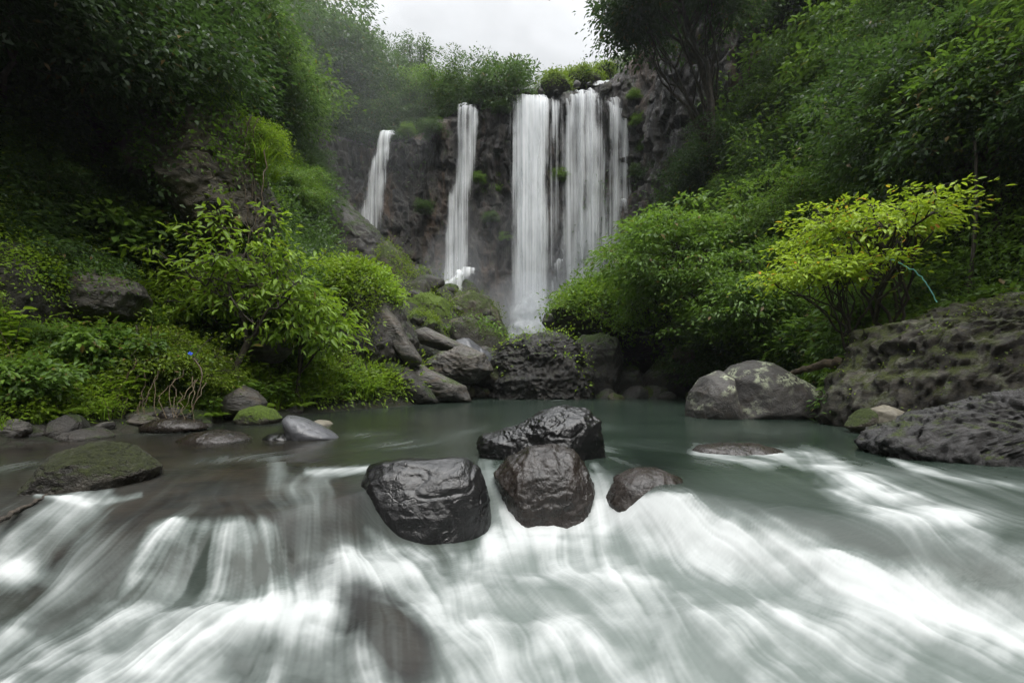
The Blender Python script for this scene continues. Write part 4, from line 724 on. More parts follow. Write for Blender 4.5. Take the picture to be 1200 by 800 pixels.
def tree(kind, loc, rz=0, sc=1.0, label='', cat='tree', group=None, name='forest_tree', mat=None, tilt=(0, 0)):
    if kind in ('canopy', 'deep_canopy'): loc = (loc[0], loc[1], gz(loc[0], loc[1]) - .3)
    tm, cm = TP[kind]; e = bpy.data.objects.new(name, None); COL.objects.link(e); e.empty_display_size = .3
    e.location = tuple(float(x) for x in loc); e.rotation_euler = (tilt[0], tilt[1], rz); e.scale = (sc,) * 3 if np.isscalar(sc) else sc
    link('trunk', tm, e); link('crown', cm, e); tag(e, label, cat, group); return e
TP['big1'] = gen_tree(1, 9, 3.6, 3.0, 5.6, 420, 62, .26, rc=.62, trunk=(.22,), mat='forest')
TP['big2'] = gen_tree(2, 10, 3.2, 3.9, 6.2, 420, 62, .24, rc=.58, trunk=(.22,), mat='forest', gap=.05)
TP['big3'] = gen_tree(3, 8, 4.2, 2.3, 5.0, 400, 62, .24, rc=.62, trunk=(.24,), mat='mid', flat=.28)
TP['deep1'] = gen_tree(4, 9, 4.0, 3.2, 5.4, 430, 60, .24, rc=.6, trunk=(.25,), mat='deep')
TP['slim'] = gen_tree(5, 9, 1.9, 3.4, 5.8, 190, 45, .20, rc=.42, trunk=(.12,), mat='forest', gap=-.08, shell=.2)
TP['tall_bush'] = gen_tree(15, 6.5, 2.6, 2.6, 3.4, 330, 60, .22, rc=.5, trunk=(.12,), mat='mid', flat=.3, gap=.02, drape=.3, six=True)
TP['bush1'] = gen_tree(6, 3, 1.5, 1.2, 1.35, 170, 62, .15, rc=.34, trunk=(.06,), mat='mid', nlimb=6, droop=.2)
TP['bush2'] = gen_tree(7, 3, 1.7, 1.1, 1.25, 170, 62, .17, rc=.36, trunk=(.06,), mat='forest', nlimb=6, droop=.3)
TP['bush3'] = gen_tree(8, 2.4, 1.1, .95, 1.0, 130, 55, .11, rc=.28, trunk=(.05,), mat='bright', nlimb=5)
TP['big_leaf'] = gen_tree(9, 3, 1.6, 1.3, 1.5, 90, 34, .30, rc=.42, trunk=(.06,), mat='mid', nlimb=6, aspect=.5, six=True, droop=.4)
gz = lambda x, y: float(ground(x, y)[0])
def onslope(px, py):
    for Y_ in np.arange(8, 45, .4):
        p_ = W(px, py, Y_)
        if gz(p_[0], Y_) >= p_[2]: return p_ - np.array([0, 0, .3])
    return p_
def at(px, Y, sink=.2): x = (px - 600) / F * Y; return (x, Y, gz(x, Y) - sink)
pr = np.random.default_rng(77)
# --- right slope, forest in rows
def row(n, pxr, Yr, kinds, label, group, name='forest_tree', cat='tree', sc=(.8, 1.25), xw=None):
    for i in range(n):
        Y = pr.uniform(*Yr)
        if xw: x = pr.uniform(*xw)
        else: x = (pr.uniform(*pxr) - 600) / F * Y
        k = kinds[int(pr.integers(len(kinds)))]; s = pr.uniform(*sc)
        tree(k, (x, Y, gz(x, Y) - .3), pr.uniform(0, 6.28), s, label, cat, group, name, tilt=(pr.uniform(-.12, .12), pr.uniform(-.12, .12)))
def rowx(pts, kinds, label, group, name='forest_tree', cat='tree', sc=(.85, 1.15)):
    for i, (x, y) in enumerate(pts):
        k = kinds[i % len(kinds)]; tree(k, (x, y, gz(x, y) - .3), pr.uniform(0, 6.28), pr.uniform(*sc), label, cat, group, name, tilt=(pr.uniform(-.12, .12), pr.uniform(-.12, .12)))
def jit(xs, ys, a=.8): return [(x + pr.uniform(-a, a), y + pr.uniform(-a, a)) for x, y in zip(xs, ys)]
rowx(jit([11.8,12.6,13.5,14.5,13.2,15,14,16.2,15.2,17.0,16.2,18.2,19.5,13.6,12.9,15.4,17.2,14.6,12.3,16.6], [19,21.5,24,21,27,24.5,30,27,32,22.5,30,26,30,17.6,23,18.6,19.6,35,26,35], .7), ['big3', 'slim', 'big1', 'tall_bush', 'big2'], 'leafy green tree in the forest covering the right slope', 'forest trees on the right slope', sc=(.42, .72))
rowx(jit([19,21,23,22,25,26,20,19.5,24,18,21,22], [18,21,24,30,28,34,36,33,18,23,26.5,16], .8), ['deep1', 'big1', 'slim', 'deep1'], 'tall tree on the upper part of the right slope', 'trees high on the right slope', sc=(.6, .95))
rowx(jit([12.2,14.5,13.5,16,15,18,13,16.5,17.5,15.3], [12.5,14,16,15.5,18,17,8.5,10.5,13.5,12], .6), ['big2', 'tall_bush', 'deep1', 'slim'], 'shaded tree deep behind the yellow green tree at right', 'shaded trees at the right edge', sc=(.45, .75))
rowx(jit([15.5,15.2,15.4,15.8], [35.5,38.5,40,43], .3), ['deep1', 'big2'], 'dark bushy tree clinging beside the top of the falls at right', 'trees beside the top of the falls')
for i, (px, py) in enumerate([(575,262),(592,285),(508,162),(478,160),(748,205),(756,262),(588,135),(750,150),(386,215),(560,215),(497,250),(655,215),(762,180),(742,120)]):
    p = W(px, py, 37.9 if px < 740 else 36.2); tree(['bush2', 'bush1'][i % 2], p, pr.uniform(0, 6.28), pr.uniform(.35, .6), 'small dark green plant clinging to the wet cliff face', 'plant', 'small plants clinging to the cliff', 'cliff_plant')
rowx([(-19.5, 40.5), (-17.6, 40.2), (-16.2, 41.5), (-21.5, 39.0)], ['big2', 'slim', 'big1'], 'tall tree reaching the top of the frame left of the sky gap', 'tall trees left of the sky gap', sc=(1.35, 1.6))
# --- left far hill
rowx(jit([-13.2,-13.9,-14.6,-12.4], [26.5,29.5,32,24.5], .2), ['big3', 'slim', 'big1'], 'rounded hazy tree low on the left hill next to the narrow leftmost fall', 'low hazy trees beside the leftmost fall', sc=(.45, .6))
rowx(jit([-14.5,-16.2,-17.5,-17.5,-19.5,-20.5,-16,-19,-21.5,-22.5,-18.8,-19.5], [26,29,32,25,31,34,22.5,28,31,35,35.5,24]), ['big1', 'big3', 'big2'], 'hazy green tree on the wooded hill left of the falls', 'hazy trees on the left hill')
rowx(jit([-21,-23,-22,-25,-24,-27,-19.5,-26], [27,31,36,34,39,38,40,28]), ['big2', 'big1', 'deep1'], 'tall hazy tree along the crest of the left hill', 'trees on the crest of the left hill')
# --- plateau trees above the falls
rowx(jit([-20,-18,-16,-14,-12.2,-10.5,-8.5,-7,-5.2], [41,43,41,42.5,41,42.5,41,43,41.5], .4), ['big2', 'big1', 'slim', 'big3'], 'green tree on the cliff top left of the middle fall', 'trees on the cliff top left of the middle fall', sc=(.75, 1.05))
rowx(jit([-11.5,-9,-16,-13], [46,45,47,48], .4), ['slim', 'slim', 'big2'], 'taller airy tree standing against the sky on the cliff top', 'airy trees against the sky', sc=(1.0, 1.25))
rowx(jit([-2.9,-1.6,-.8,-2.2,.2], [41,40.4,41.2,42.5,42.5], .2), ['bush2', 'bush1', 'big1', 'bush2'], 'dark bushy shrub on the ledge between the middle and brightest falls', 'shrubs between the middle and brightest falls', name='ledge_shrub', cat='shrub', sc=(.85, 1.1))
# --- undergrowth on the slopes (nobody could count it)
def cover(name, n, yr, cond, seed, leaf=.0085, per=11, thick=.9, mat='forest', hang=.4, tint=.42, six=False, mn=.07):
    r = np.random.default_rng(seed); Ps = []
    # area weighted samples of the terrain grid
    Vg = np.stack([GX, GY, GZ], -1); A, B, D_ = Vg[:-1, :-1], Vg[:-1, 1:], Vg[1:, :-1]; nr_ = np.cross(B - A, D_ - A); ar = np.linalg.norm(nr_, axis=-1); cen = (A + Vg[1:, 1:]) / 2
    X_, Y_, Z_ = cen[..., 0], cen[..., 1], cen[..., 2]; px = 600 + F * X_ / np.maximum(Y_, .1)
    ok = (Y_ > yr[0]) & (Y_ < yr[1]) & (px > -160) & (px < 1360) & (Z_ > .25) & cond(X_, Y_, Z_); wt_ = np.where(ok, ar / np.maximum(Y_, 3) ** 1.3, 0).ravel(); wt_ /= wt_.sum()
    idx = r.choice(len(wt_), n, p=wt_); i, j = np.unravel_index(idx, X_.shape); u, v = r.random((2, n, 1)); base = A[i, j] + (B - A)[i, j] * u + (D_ - A)[i, j] * v
    nn = nr_[i, j] / ar[i, j][:, None]; clump = fbm(base * np.array([.5, .5, .5]), 3, seed); thk = thick * (.35 + .9 * np.clip(clump + .5, 0, 1.3)) * np.clip(base[:, 1] / 14, .45, 1.4)
    c = base + nn * (r.random((n, 1)) ** .7) * thk[:, None]; Cn = np.repeat(c, per, 0); Nn = np.repeat(nn, per, 0); yy = np.maximum(Cn[:, 1], 5); sz = np.maximum(leaf * yy, mn) * r.uniform(.6, 1.35, len(Cn))
    g = r.normal(size=Cn.shape) * (sz * 1.5)[:, None]; P = Cn + g; D = g + Nn * sz[:, None] * 1.2; D[:, 2] -= hang * sz; D += r.normal(size=g.shape) * sz[:, None] * .5
    N = np.array([0, 0, 1.]) + Nn * .6 + r.normal(size=g.shape) * .4; ti = np.clip(np.repeat(tint + .35 * clump + r.normal(0, .1, n), per) + r.normal(0, .14, len(Cn)), 0, .94)
    V, Q, pp = leaves(P, D, N, sz, sz * .45, six=six); o = link(name, leaf_mesh(name, [(V, Q, pp, ti)], L_[mat])); tag(o, kind='stuff'); return o
right = lambda x, y, z: (x > 5.5) & ~((y > 20) & (z < 1.6)) & ~((x < 9.3) & (y > 5) & (y < 12.5))
left = lambda x, y, z: (x < -7) & (x / y < -.42) & ~((x > -13) & (y > 27) & (y < 38.6) & (z < 11.5)) & (y < 38.8)
bank = lambda x, y, z: (x < -4) & (x > -13) & (z < 7) & ~((y > 14.5) & (z > 1.0))
top = lambda x, y, z: (y > 41) & ((x < -.5) | (x > 11)) 
cover('undergrowth', 26000, (6, 40), right, 1, mat='forest', thick=1.3)
cover('undergrowth', 10000, (6, 30), lambda x, y, z: right(x, y, z) & (z > 1), 2, mat='mid', thick=1.7, leaf=.012, tint=.22)
cover('undergrowth', 20000, (14, 40), left, 3, mat='forest', thick=1.4)
cover('undergrowth', 16000, (4, 16), lambda x, y, z: (x < -8.8) & (z > 3.6), 4, mat='forest', thick=1.0, leaf=.011, hang=1.0)
cover('undergrowth', 6000, (39, 60), top, 5, mat='forest', thick=1.5)
cover('ground_cover', 4600, (4, 19), bank, 6, mat='bright', thick=.5, leaf=.009, mn=.05)
cover('ground_cover', 4200, (4, 19), bank, 7, mat='olive', thick=.5, leaf=.010, mn=.05)
cover('undergrowth', 500, (20, 38), lambda x, y, z: (x < 9) & (x > -13) & (z > 1) & (z < 12) & (y < 37.5), 8, mat='olive', thick=.35, leaf=.006)
# --- leaves growing on a rock's upper side
def coat(src, name, n, seed, mat='bright', sz=.1, per=8, minz=.15, thick=.25, zone=None, parent=None, kind='stuff'):
    r = np.random.default_rng(seed); m_ = src.data; co = np.empty(len(m_.vertices) * 3); m_.vertices.foreach_get('co', co); co = co.reshape(-1, 3) + np.array(src.location); no_ = np.empty(len(m_.vertices) * 3); m_.vertices.foreach_get('normal', no_); no_ = no_.reshape(-1, 3)
    ok = (no_[:, 2] > minz) & (fbm(co * 1.1, 3, seed) > -.22) & (no_[:, 1] < .45)
    if zone is not None: ok &= zone(600 + F * co[:, 0] / co[:, 1], HOR - (co[:, 2] - HC) / co[:, 1] * F)
    id_ = np.flatnonzero(ok)
    if not len(id_): return
    k = r.choice(id_, n); c = co[k] + no_[k] * (r.random((n, 1)) * thick); Cn = np.repeat(c, per, 0); Nn = np.repeat(no_[k], per, 0); s = sz * r.uniform(.6, 1.3, len(Cn)); g = r.normal(size=Cn.shape) * sz * 1.3
    D = g * .7 + Nn * sz * .3 + np.array([0, 0, .1 * sz]) + r.normal(size=g.shape) * sz * .8; N = np.array([0, 0, 1.]) + Nn * .4 + r.normal(size=g.shape) * .4; ti = np.clip(.5 + .35 * np.repeat(fbm(c * .9, 2, seed), per) + r.normal(0, .16, len(Cn)), 0, .94)
    V, Q, pp = leaves(Cn + g, D, N, s, s * .58, six=False); o = link(name, leaf_mesh(name, [(V, Q, pp, ti)], L_[mat])); tag(o, kind='stuff'); return o
def find(label): return next(o for o in COL.objects if label in o.get('label', ''))
coat(find('shaggy bright green top'), 'rock_weeds', 1000, 1, 'bright', .13, zone=lambda a, b: b < 352 + 10 * np.sin(a * .1))
coat(find('shaggy bright green top'), 'rock_weeds', 900, 2, 'olive', .14, minz=-.5, zone=lambda a, b: (b < 395 + 12 * np.sin(a * .15)) & (a < 438))
coat(find('broad mound covered'), 'rock_weeds', 1700, 3, 'bright', .16, minz=-.2, thick=.2)
coat(find('broad mound covered'), 'rock_weeds', 900, 31, 'mid', .22, minz=-.5, thick=.5)
coat(find('huge black pitted'), 'rock_weeds', 70, 4, 'bright', .14, minz=.5, thick=.15)
coat(find('bright weedy cap'), 'rock_weeds', 90, 5, 'mid', .14, minz=.1)
coat(find('smooth bright green mossy shoulder'), 'rock_weeds', 120, 6, 'olive', .10, minz=.1, thick=.12)
coat(find('smaller light green mossy shoulder'), 'rock_weeds', 260, 7, 'olive', .08, minz=.1, thick=.1)
coat(find('mossy brown boulder bulging'), 'rock_weeds', 900, 8, 'bright', .07, minz=.2, thick=.15)
coat(find('blocky green tinged'), 'rock_weeds', 160, 9, 'olive', .06, minz=.4, thick=.08)
coat(find('cracked pale overhanging'), 'rock_weeds', 500, 10, 'mid', .11, minz=.25, thick=.3)
coat(find('cracked pale overhanging'), 'rock_weeds', 420, 101, 'forest', .14, minz=-.9, thick=.4, zone=lambda a, b: (a < 222 - (b - 130) * .12) | (b < 146))
coat(find('dark lower crag'), 'rock_weeds', 1500, 102, 'forest', .14, minz=-.9, thick=.5)
coat(find('massive moss flecked'), 'rock_weeds', 260, 11, 'olive', .05, minz=.3, thick=.05)
coat(find('rounded brown rocky hump'), 'rock_weeds', 90, 12, 'olive', .12, minz=.3, thick=.1)
coat(find('tall brown pyramid'), 'rock_weeds', 380, 13, 'olive', .13, minz=.0, thick=.1)
for s in ('shaggy moss capped', 'long moss capped', 'small mossy rock high'): coat(find(s), 'rock_weeds', 600, 14, 'olive', .15, minz=-.5, thick=.15)

coat(find('weathered grey boulder half sunk'), 'rock_weeds', 260, 15, 'mid', .07, minz=.2, thick=.15)
# --- grass tufts, ferns, broad leaf plants
def grass_mesh(seed, n, h, wd, spread=.12, mat='grass', arch=.6):
    r = np.random.default_rng(seed); Vs, Qs, T = [], [], []; o = 0; K = 6
    for i in range(n):
        a = r.uniform(0, 6.28); b = np.array([r.normal() * spread, r.normal() * spread, 0]); hh = h * r.uniform(.5, 1.15); out_ = np.array([math.cos(a), math.sin(a), 0]) * hh * arch * r.uniform(.4, 1.2); sd_ = np.array([-math.sin(a), math.cos(a), 0]); t_ = np.linspace(0, 1, K)[:, None]
        P = b + out_ * t_ ** 1.8 + np.array([0, 0, hh]) * (t_ - .38 * arch * t_ ** 3); w_ = wd * (np.sin(np.clip(t_ * .9 + .12, 0, 1) * math.pi) ** .6) * (1 - t_ ** 3 * .8)
        V = np.stack([P - sd_ * w_ * .5, P + sd_ * w_ * .5], 1).reshape(-1, 3); q = np.arange(K - 1)[:, None] * 2 + np.array([[0, 1, 3, 2]]) + o; Vs.append(V); Qs.append(q); o += 2 * K; T += [np.clip(r.normal(.55, .2), 0, .94)] * (K - 1)
    return mesh_np('grass', np.concatenate(Vs), np.concatenate(Qs), mat=L_[mat], attrs={'tint': ('FACE', T)})
def fern_mesh(seed, nf, ln, mat='bright'):
    r = np.random.default_rng(seed); P, D, N, S_ = [], [], [], []
    for i in range(nf):
        a = i / nf * 6.28 + r.normal() * .3; l = ln * r.uniform(.7, 1.15); t_ = np.linspace(.08, 1, 18); dx = np.array([math.cos(a), math.sin(a), 0]); sd_ = np.array([-math.sin(a), math.cos(a), 0])
        for q in t_:
            p = dx * l * q * .8 + np.array([0, 0, l * (.75 * q - .62 * q * q)])
            for sg in (-1, 1): P.append(p); D.append(sd_ * sg + dx * .45 - np.array([0, 0, .15])); N.append((0, 0, 1)); S_.append(l * .26 * math.sin(math.pi * min(1, q * .85 + .12)))
    P, D, N, S_ = map(np.array, (P, D, N, S_)); V, Q, pp = leaves(P, D, N.astype(float), S_, S_ * .22, six=False); return leaf_mesh('fern', [(V, Q, pp, np.clip(r.normal(.5, .12, len(P)), 0, .94))], L_[mat])
def plant_mesh(seed, ns, h, ls, mat='mid', asp=.45, per=9):
    """upright leafy stems; returns stems, leaves"""
    r = np.random.default_rng(seed); tb = Tubes(); P, D, S_ = [], [], []
    for i in range(ns):
        a = r.uniform(0, 6.28); b = np.array([r.normal() * .12, r.normal() * .12, 0]); hh = h * r.uniform(.55, 1.1); e = b + np.array([math.cos(a) * hh * .35, math.sin(a) * hh * .35, hh]); C_ = curve(b, e, (0, 0, .05), 6, .015, r); tb.add(C_, np.linspace(.008, .003, 6), 4)
        for q in range(per):
            f = .3 + .7 * (q + 1) / per; p = C_[0] + (C_[-1] - C_[0]) * f; p = C_[min(5, int(f * 5))] * (1 - (f * 5 % 1)) + C_[min(5, int(f * 5) + 1)] * (f * 5 % 1); aa = q * 2.4 + r.normal() * .3; P.append(p); D.append((math.cos(aa), math.sin(aa), .35 - .3 * r.random())); S_.append(ls * r.uniform(.6, 1.15))
    P, D, S_ = map(np.array, (P, D, S_)); V, Q, pp = leaves(P, D, np.tile([0, 0, 1.], (len(P), 1)) + r.normal(size=P.shape) * .2, S_, S_ * asp, droop=.35); return tb.mesh('stems', M['vine']), leaf_mesh('leaves', [(V, Q, pp, np.clip(r.normal(.5, .2, len(P)), 0, .94))], L_[mat])
GM = [grass_mesh(1, 46, .62, .022), grass_mesh(2, 34, .8, .028), grass_mesh(3, 60, .36, .014)]
GT = [grass_mesh(4, 60, 1.5, .05, .2), grass_mesh(5, 48, 1.7, .06, .25)]
FM = [fern_mesh(1, 9, .7), fern_mesh(2, 7, .9)]
PM = [plant_mesh(1, 7, .75, .16), plant_mesh(2, 5, .95, .2, 'bright'), plant_mesh(3, 9, .6, .12, 'bright', .35), plant_mesh(4, 6, .8, .22, 'mid', .55)]
def one(me, loc, rz, sc, name, label, cat, group, tilt=(0, 0)):
    o = link(name, me, loc=loc); o.rotation_euler = (tilt[0], tilt[1], rz); o.scale = (sc,) * 3; tag(o, label, cat, group); return o
def plant(k, loc, rz, sc, label, group, name='leafy_plant', cat='plant'):
    e = bpy.data.objects.new(name, None); COL.objects.link(e); e.location = loc; e.rotation_euler = (0, 0, rz); e.scale = (sc,) * 3; link('stem', PM[k][0], e); link('foliage', PM[k][1], e); tag(e, label, cat, group)
def bankx(Y): return float(np.interp(Y, [2, 5, 7, 9, 11, 14, 17, 20], [-6.8, -7.4, -7.0, -6.3, -5.8, -4.6, -3.6, -2.7]))
for i in range(70):
    Y = pr.uniform(6.6, 17.5); x = bankx(Y) - .25 - abs(pr.normal(0, 1.1)); one(GM[i % 3], (x, Y, gz(x, Y) - .02), pr.uniform(0, 6.28), pr.uniform(.6, 1.25), 'grass_tuft', 'tuft of bright grass among the left bank plants', 'grass', 'grass tufts on the left bank')
for i in range(26):
    Y = pr.uniform(6.8, 17); x = bankx(Y) - .3 - abs(pr.normal(0, .9)); one(FM[i % 2], (x, Y, gz(x, Y) + .02), pr.uniform(0, 6.28), pr.uniform(.6, 1.1), 'fern', 'arching green fern low on the left bank', 'fern', 'ferns on the left bank')
for i in range(80):
    Y = pr.uniform(6.8, 15); x = bankx(Y) - .3 - abs(pr.normal(0, 1.3)); plant(i % 4, (x, Y, gz(x, Y) - .02), pr.uniform(0, 6.28), pr.uniform(.6, 1.2), 'upright leafy weed on the left bank', 'leafy weeds on the left bank')
# grass hanging over the crag
for i, (px, py) in enumerate([(205,85),(218,70),(232,90),(246,88),(255,112),(268,105),(262,128),(280,135),(286,150),(298,165),(305,180),(292,188),(312,172),(240,110),(226,120),(208,108),(302,205),(296,225),(318,200),(272,148),(196,120),(250,135)]):
    p = W(px, py + 12, 12.2 + (i % 5) * .25); one(GT[i % 2], tuple(p), pr.uniform(0, 6.28), pr.uniform(.3, .62), 'tall_grass', 'tall bright arching grass clump on top of the upper left crag', 'grass', 'tall grass on the upper left crag', tilt=(pr.uniform(0, .5), pr.uniform(-.1, .5)))
for i, (px, py, k) in enumerate([(235,135,'bush1'),(205,150,'bush2'),(180,125,'bush2'),(170,165,'bush2'),(310,165,'bush3'),(172,215,'bush2'),(175,205,'bush1')]):
    p = W(px, py + 25, 12.7 + .3 * (i % 2)); tree(k, p, pr.uniform(0, 6.28), pr.uniform(.55, .8), 'small green bush clinging to the upper left crag', 'shrub', 'bushes on the upper left crag', 'crag_bush')
# --- the left wall and canopy above
rowx(jit([-10.8,-11.5,-10.6,-11.2,-12.2,-10.4,-12.5], [7.5,9.5,11.5,13.5,11,9,7], .4), ['deep1', 'big2', 'deep1'], 'dark overhanging tree on the left wall above the bank', 'dark trees on the left wall', sc=(.55, .75))
rowx(jit([-13.5,-14.8,-14.2,-15.8,-16.2,-15.4,-17.5], [9,12,15,16,18.5,17,20], .6), ['deep1', 'big1', 'big2'], 'dark tall tree above the upper left crag', 'tall dark trees above the upper left crag', sc=(.85, 1.15))
rowx(jit([-9.4,-9.2,-9.8,-9.0,-9.4], [12.2,11.2,10.3,13.6,9.4], .3), ['bush2', 'big_leaf'], 'dark green bush in the shade under the upper left crag', 'shaded bushes under the upper left crag', name='shaded_bush', cat='shrub', sc=(.6, .85))
for i, (x, y) in enumerate(jit([-8.1,-8.6,-8.9,-7.9,-8.4,-9.2,-7.7], [7.2,8.0,9.0,8.7,10.2,7.6,9.8], .25)):
    tree(['big_leaf', 'bush1', 'bush3'][i % 3], (x, y, gz(x, y) - .15), pr.uniform(0, 6.28), pr.uniform(.32, .5), 'low leafy bush on the near left bank', 'shrub', 'low bushes on the near left bank', 'bank_bush')
# --- specimen trees
TP['young'] = gen_tree(21, 4.6, 1.6, 1.7, 3.0, 110, 24, .185, rc=.30, flat=.22, trunk=(.10,), lean=(.1, 0), mat='bright', nlimb=9, aspect=.36, six=True, droop=.45, shell=.25, gap=.0, tw=.014)
x, y, z = at(285, 11.0); tree('young', (x, y, .55), 0.3, 1.0, 'slender young tree with fresh bright leaves leaning over the left bank', 'tree', name='young_tree')
p = W(395, 345, 12.2); TP['branchy'] = gen_tree(22, 3, 1.0, .8, 1.9, 60, 34, .19, rc=.3, flat=.35, trunk=(.05,), mat='bright', aspect=.34, six=True, droop=.5, shell=.2)
tree('branchy', (W(350, 400, 12.4)[0], 12.4, .25), 1.0, 1.25, 'lower bright green sapling right of the slender young tree', 'tree', name='sapling')
tree('branchy', (W(238, 400, 11.6)[0], 11.6, gz(-7.88, 11.6)), 2.6, .9, 'dark leaved sapling left of the slender young tree', 'tree', name='sapling')
TP['weed_shrub'] = gen_tree(23, 1.9, .85, .75, 1.1, 120, 46, .085, rc=.2, trunk=(.03,), mat='olive', six=False, droop=.1, shell=.15, aspect=.35, nlimb=8)
tree('weed_shrub', (W(170, 455, 9.3)[0], 9.3, .35), 0, 1.0, 'tangled grey green shrub leaning over dry roots at the left waterline', 'shrub', name='tangled_shrub')
tree('weed_shrub', (W(225, 455, 9.6)[0], 9.6, .25), 1.6, .9, 'tangled shrub holding the blue scrap near the left waterline', 'shrub', name='tangled_shrub')
TP['leaning'] = gen_tree(24, 8, 3.1, 2.7, 4.6, 270, 62, .23, rc=.62, flat=.12, trunk=(.2,), lean=(0, 0), centre=(-2.6, -.6), mat='mid', nlimb=12, aspect=.42, droop=.35, shell=.3, gap=.02)
tree('leaning', (10.0, 20.2, 1.4), 0, 1.0, 'spreading green riverside tree leaning left over the mossy mound', 'tree', name='riverside_tree')
TP['leaning2'] = gen_tree(25, 7, 2.3, 2.0, 3.6, 170, 58, .21, rc=.52, flat=.13, trunk=(.15,), centre=(-1.5, -.5), mat='mid', nlimb=9, aspect=.42, droop=.4, shell=.3, gap=.02)
tree('leaning2', (10.0, 17.6, .3), .2, .95, 'lower spreading green tree drooping over the far right pool edge', 'tree', name='riverside_tree')
tree('leaning2', (11.6, 22.5, 4.0), 1.1, 1.1, 'lush green tree behind the leaning riverside tree', 'tree', name='riverside_tree')
TP['yellow'] = gen_tree(26, 5, 2.0, .8, 3.1, 135, 34, .145, rc=.36, flat=.11, trunk=(.10,), centre=(-1.1, -.5), mat='yellow', root=-1.6, nlimb=14, aspect=.4, six=True, droop=.15, shell=.1, gap=.02, tw=.016)
tree('yellow', (W(1050, 350, 11.2)[0], 11.2, 1.75), 0, .9, 'spreading shrub tree with glowing yellow green leaves and orange tips', 'tree', name='yellow_green_tree')
TP['yellow_low'] = gen_tree(27, 3, 1.5, .45, 2.2, 85, 36, .145, rc=.36, flat=.11, trunk=(.07,), centre=(-1.3, -.5), mat='yellow', root=-1.9, nlimb=10, aspect=.4, six=True, droop=.15, shell=.1, gap=.05, tw=.014)
tree('yellow_low', (W(1010, 350, 10.9)[0], 10.9, 1.6), 0, .85, 'lower yellow green branchy bush reaching left under the glowing tree', 'tree', name='yellow_green_tree')
TP['olive_tree'] = gen_tree(28, 6, 2.4, 2.2, 4.2, 260, 50, .2, rc=.45, flat=.3, trunk=(.12,), mat='mid', nlimb=9, aspect=.42, six=False, droop=.3, shell=.3)
tree('olive_tree', (W(1170, 200, 11.6)[0], 11.6, 3.7), .6, 1.0, 'dim olive green tree above the yellow green one at the right edge', 'tree', name='olive_green_tree')
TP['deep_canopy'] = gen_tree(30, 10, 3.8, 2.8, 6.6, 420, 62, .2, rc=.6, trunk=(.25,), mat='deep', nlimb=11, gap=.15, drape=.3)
# top right canopy hanging over the falls
TP['canopy'] = gen_tree(29, 12, 4.6, 3.6, 8.2, 460, 62, .27, rc=.65, flat=.35, trunk=(.3,), centre=(-3.4, -.5), mat='deep', nlimb=13, aspect=.45, droop=.4, shell=.3, gap=.0, drape=.5)
TP['tall_canopy'] = gen_tree(29, 18, 4.6, 3.6, 14.0, 460, 62, .27, rc=.65, flat=.3, trunk=(.3,), centre=(-4.0, -.5), mat='deep', nlimb=13, aspect=.45, droop=.4, shell=.3, gap=.0, drape=.5)
tree('tall_canopy', (12.6, 25.6, gz(12.6, 25.6) - .3), 0, 1.0, 'dark tree hanging its crown over the top right of the falls', 'tree', name='overhanging_tree')
rowx([(12.9, 27.2), (13.4, 25.6), (12.6, 29.2), (14.2, 24.4)], ['deep1', 'slim'], 'dark tree on the steep slope just right of the falls', 'dark trees just right of the falls', sc=(.6, .8))
for px_, py_, k_ in ((800, 215, 'deep1'), (845, 165, 'deep1'), (785, 265, 'bush2'), (822, 130, 'deep1')):
    tree(k_, onslope(px_, py_ + 20), pr.uniform(0, 6.28), .55, 'dark tree on the steep slope just right of the falls', 'tree', 'dark trees just right of the falls')
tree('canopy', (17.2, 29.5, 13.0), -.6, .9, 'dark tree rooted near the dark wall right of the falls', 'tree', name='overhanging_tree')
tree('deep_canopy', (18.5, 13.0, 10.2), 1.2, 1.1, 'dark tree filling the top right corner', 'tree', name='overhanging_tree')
tree('deep_canopy', (-11.2, 3.8, 7.6), 0, .9, 'dark tree crown added to shade the top left corner', 'tree', name='overhanging_tree')  # this tree and the next are added to block skylight at left
tree('deep_canopy', (-11.0, 6.5, 7.5), 1.2, .9, 'dark tree overhanging the left bank below the top left corner, added for shade', 'tree', name='overhanging_tree')
tree('deep_canopy', (12.0, 4.6, 4.6), 2.5, .8, 'dark tree crown at the upper right frame edge, added for shade', 'tree', name='overhanging_tree')  # last two trees added as occluders, to darken the right side
tree('deep_canopy', (14.5, 8.5, 5.0), 3.4, .8, 'dark tree crown over the right bank outcrop, added for shade', 'tree', name='overhanging_tree')
# broad leaved branches upper right
for i, (px, py, Y) in enumerate([(940, 60, 15), (985, 45, 14.5), (960, 95, 15.5), (1010, 80, 14)]):
    p = onslope(px, py + 45); tree('big_leaf', p, pr.uniform(0, 6.28), 1.25, 'broad leaved shrub hanging from the upper right slope', 'shrub', 'broad leaved shrubs on the upper right slope', 'broad_leaved_shrub')
rowx(jit([9.8,10.6,10.2,11.4,9.6,12.4,11.9], [13.2,14.6,16.3,18.8,19.6,21.5,16.6], .3), ['bush1', 'bush2', 'bush3'], 'green bush at the foot of the right slope', 'bushes at the foot of the right slope', name='slope_bush', cat='shrub', sc=(.8, 1.3))
rowx(jit([8.3,8.9,9.4,10.2,9.0,11.0], [9.4,10.8,12.2,11.2,13.0,9.6], .3), ['bush2', 'big_leaf'], 'dark bush in deep shade behind the right bank outcrop', 'shaded bushes behind the right bank outcrop', name='shaded_bush', cat='shrub', sc=(.5, .75))
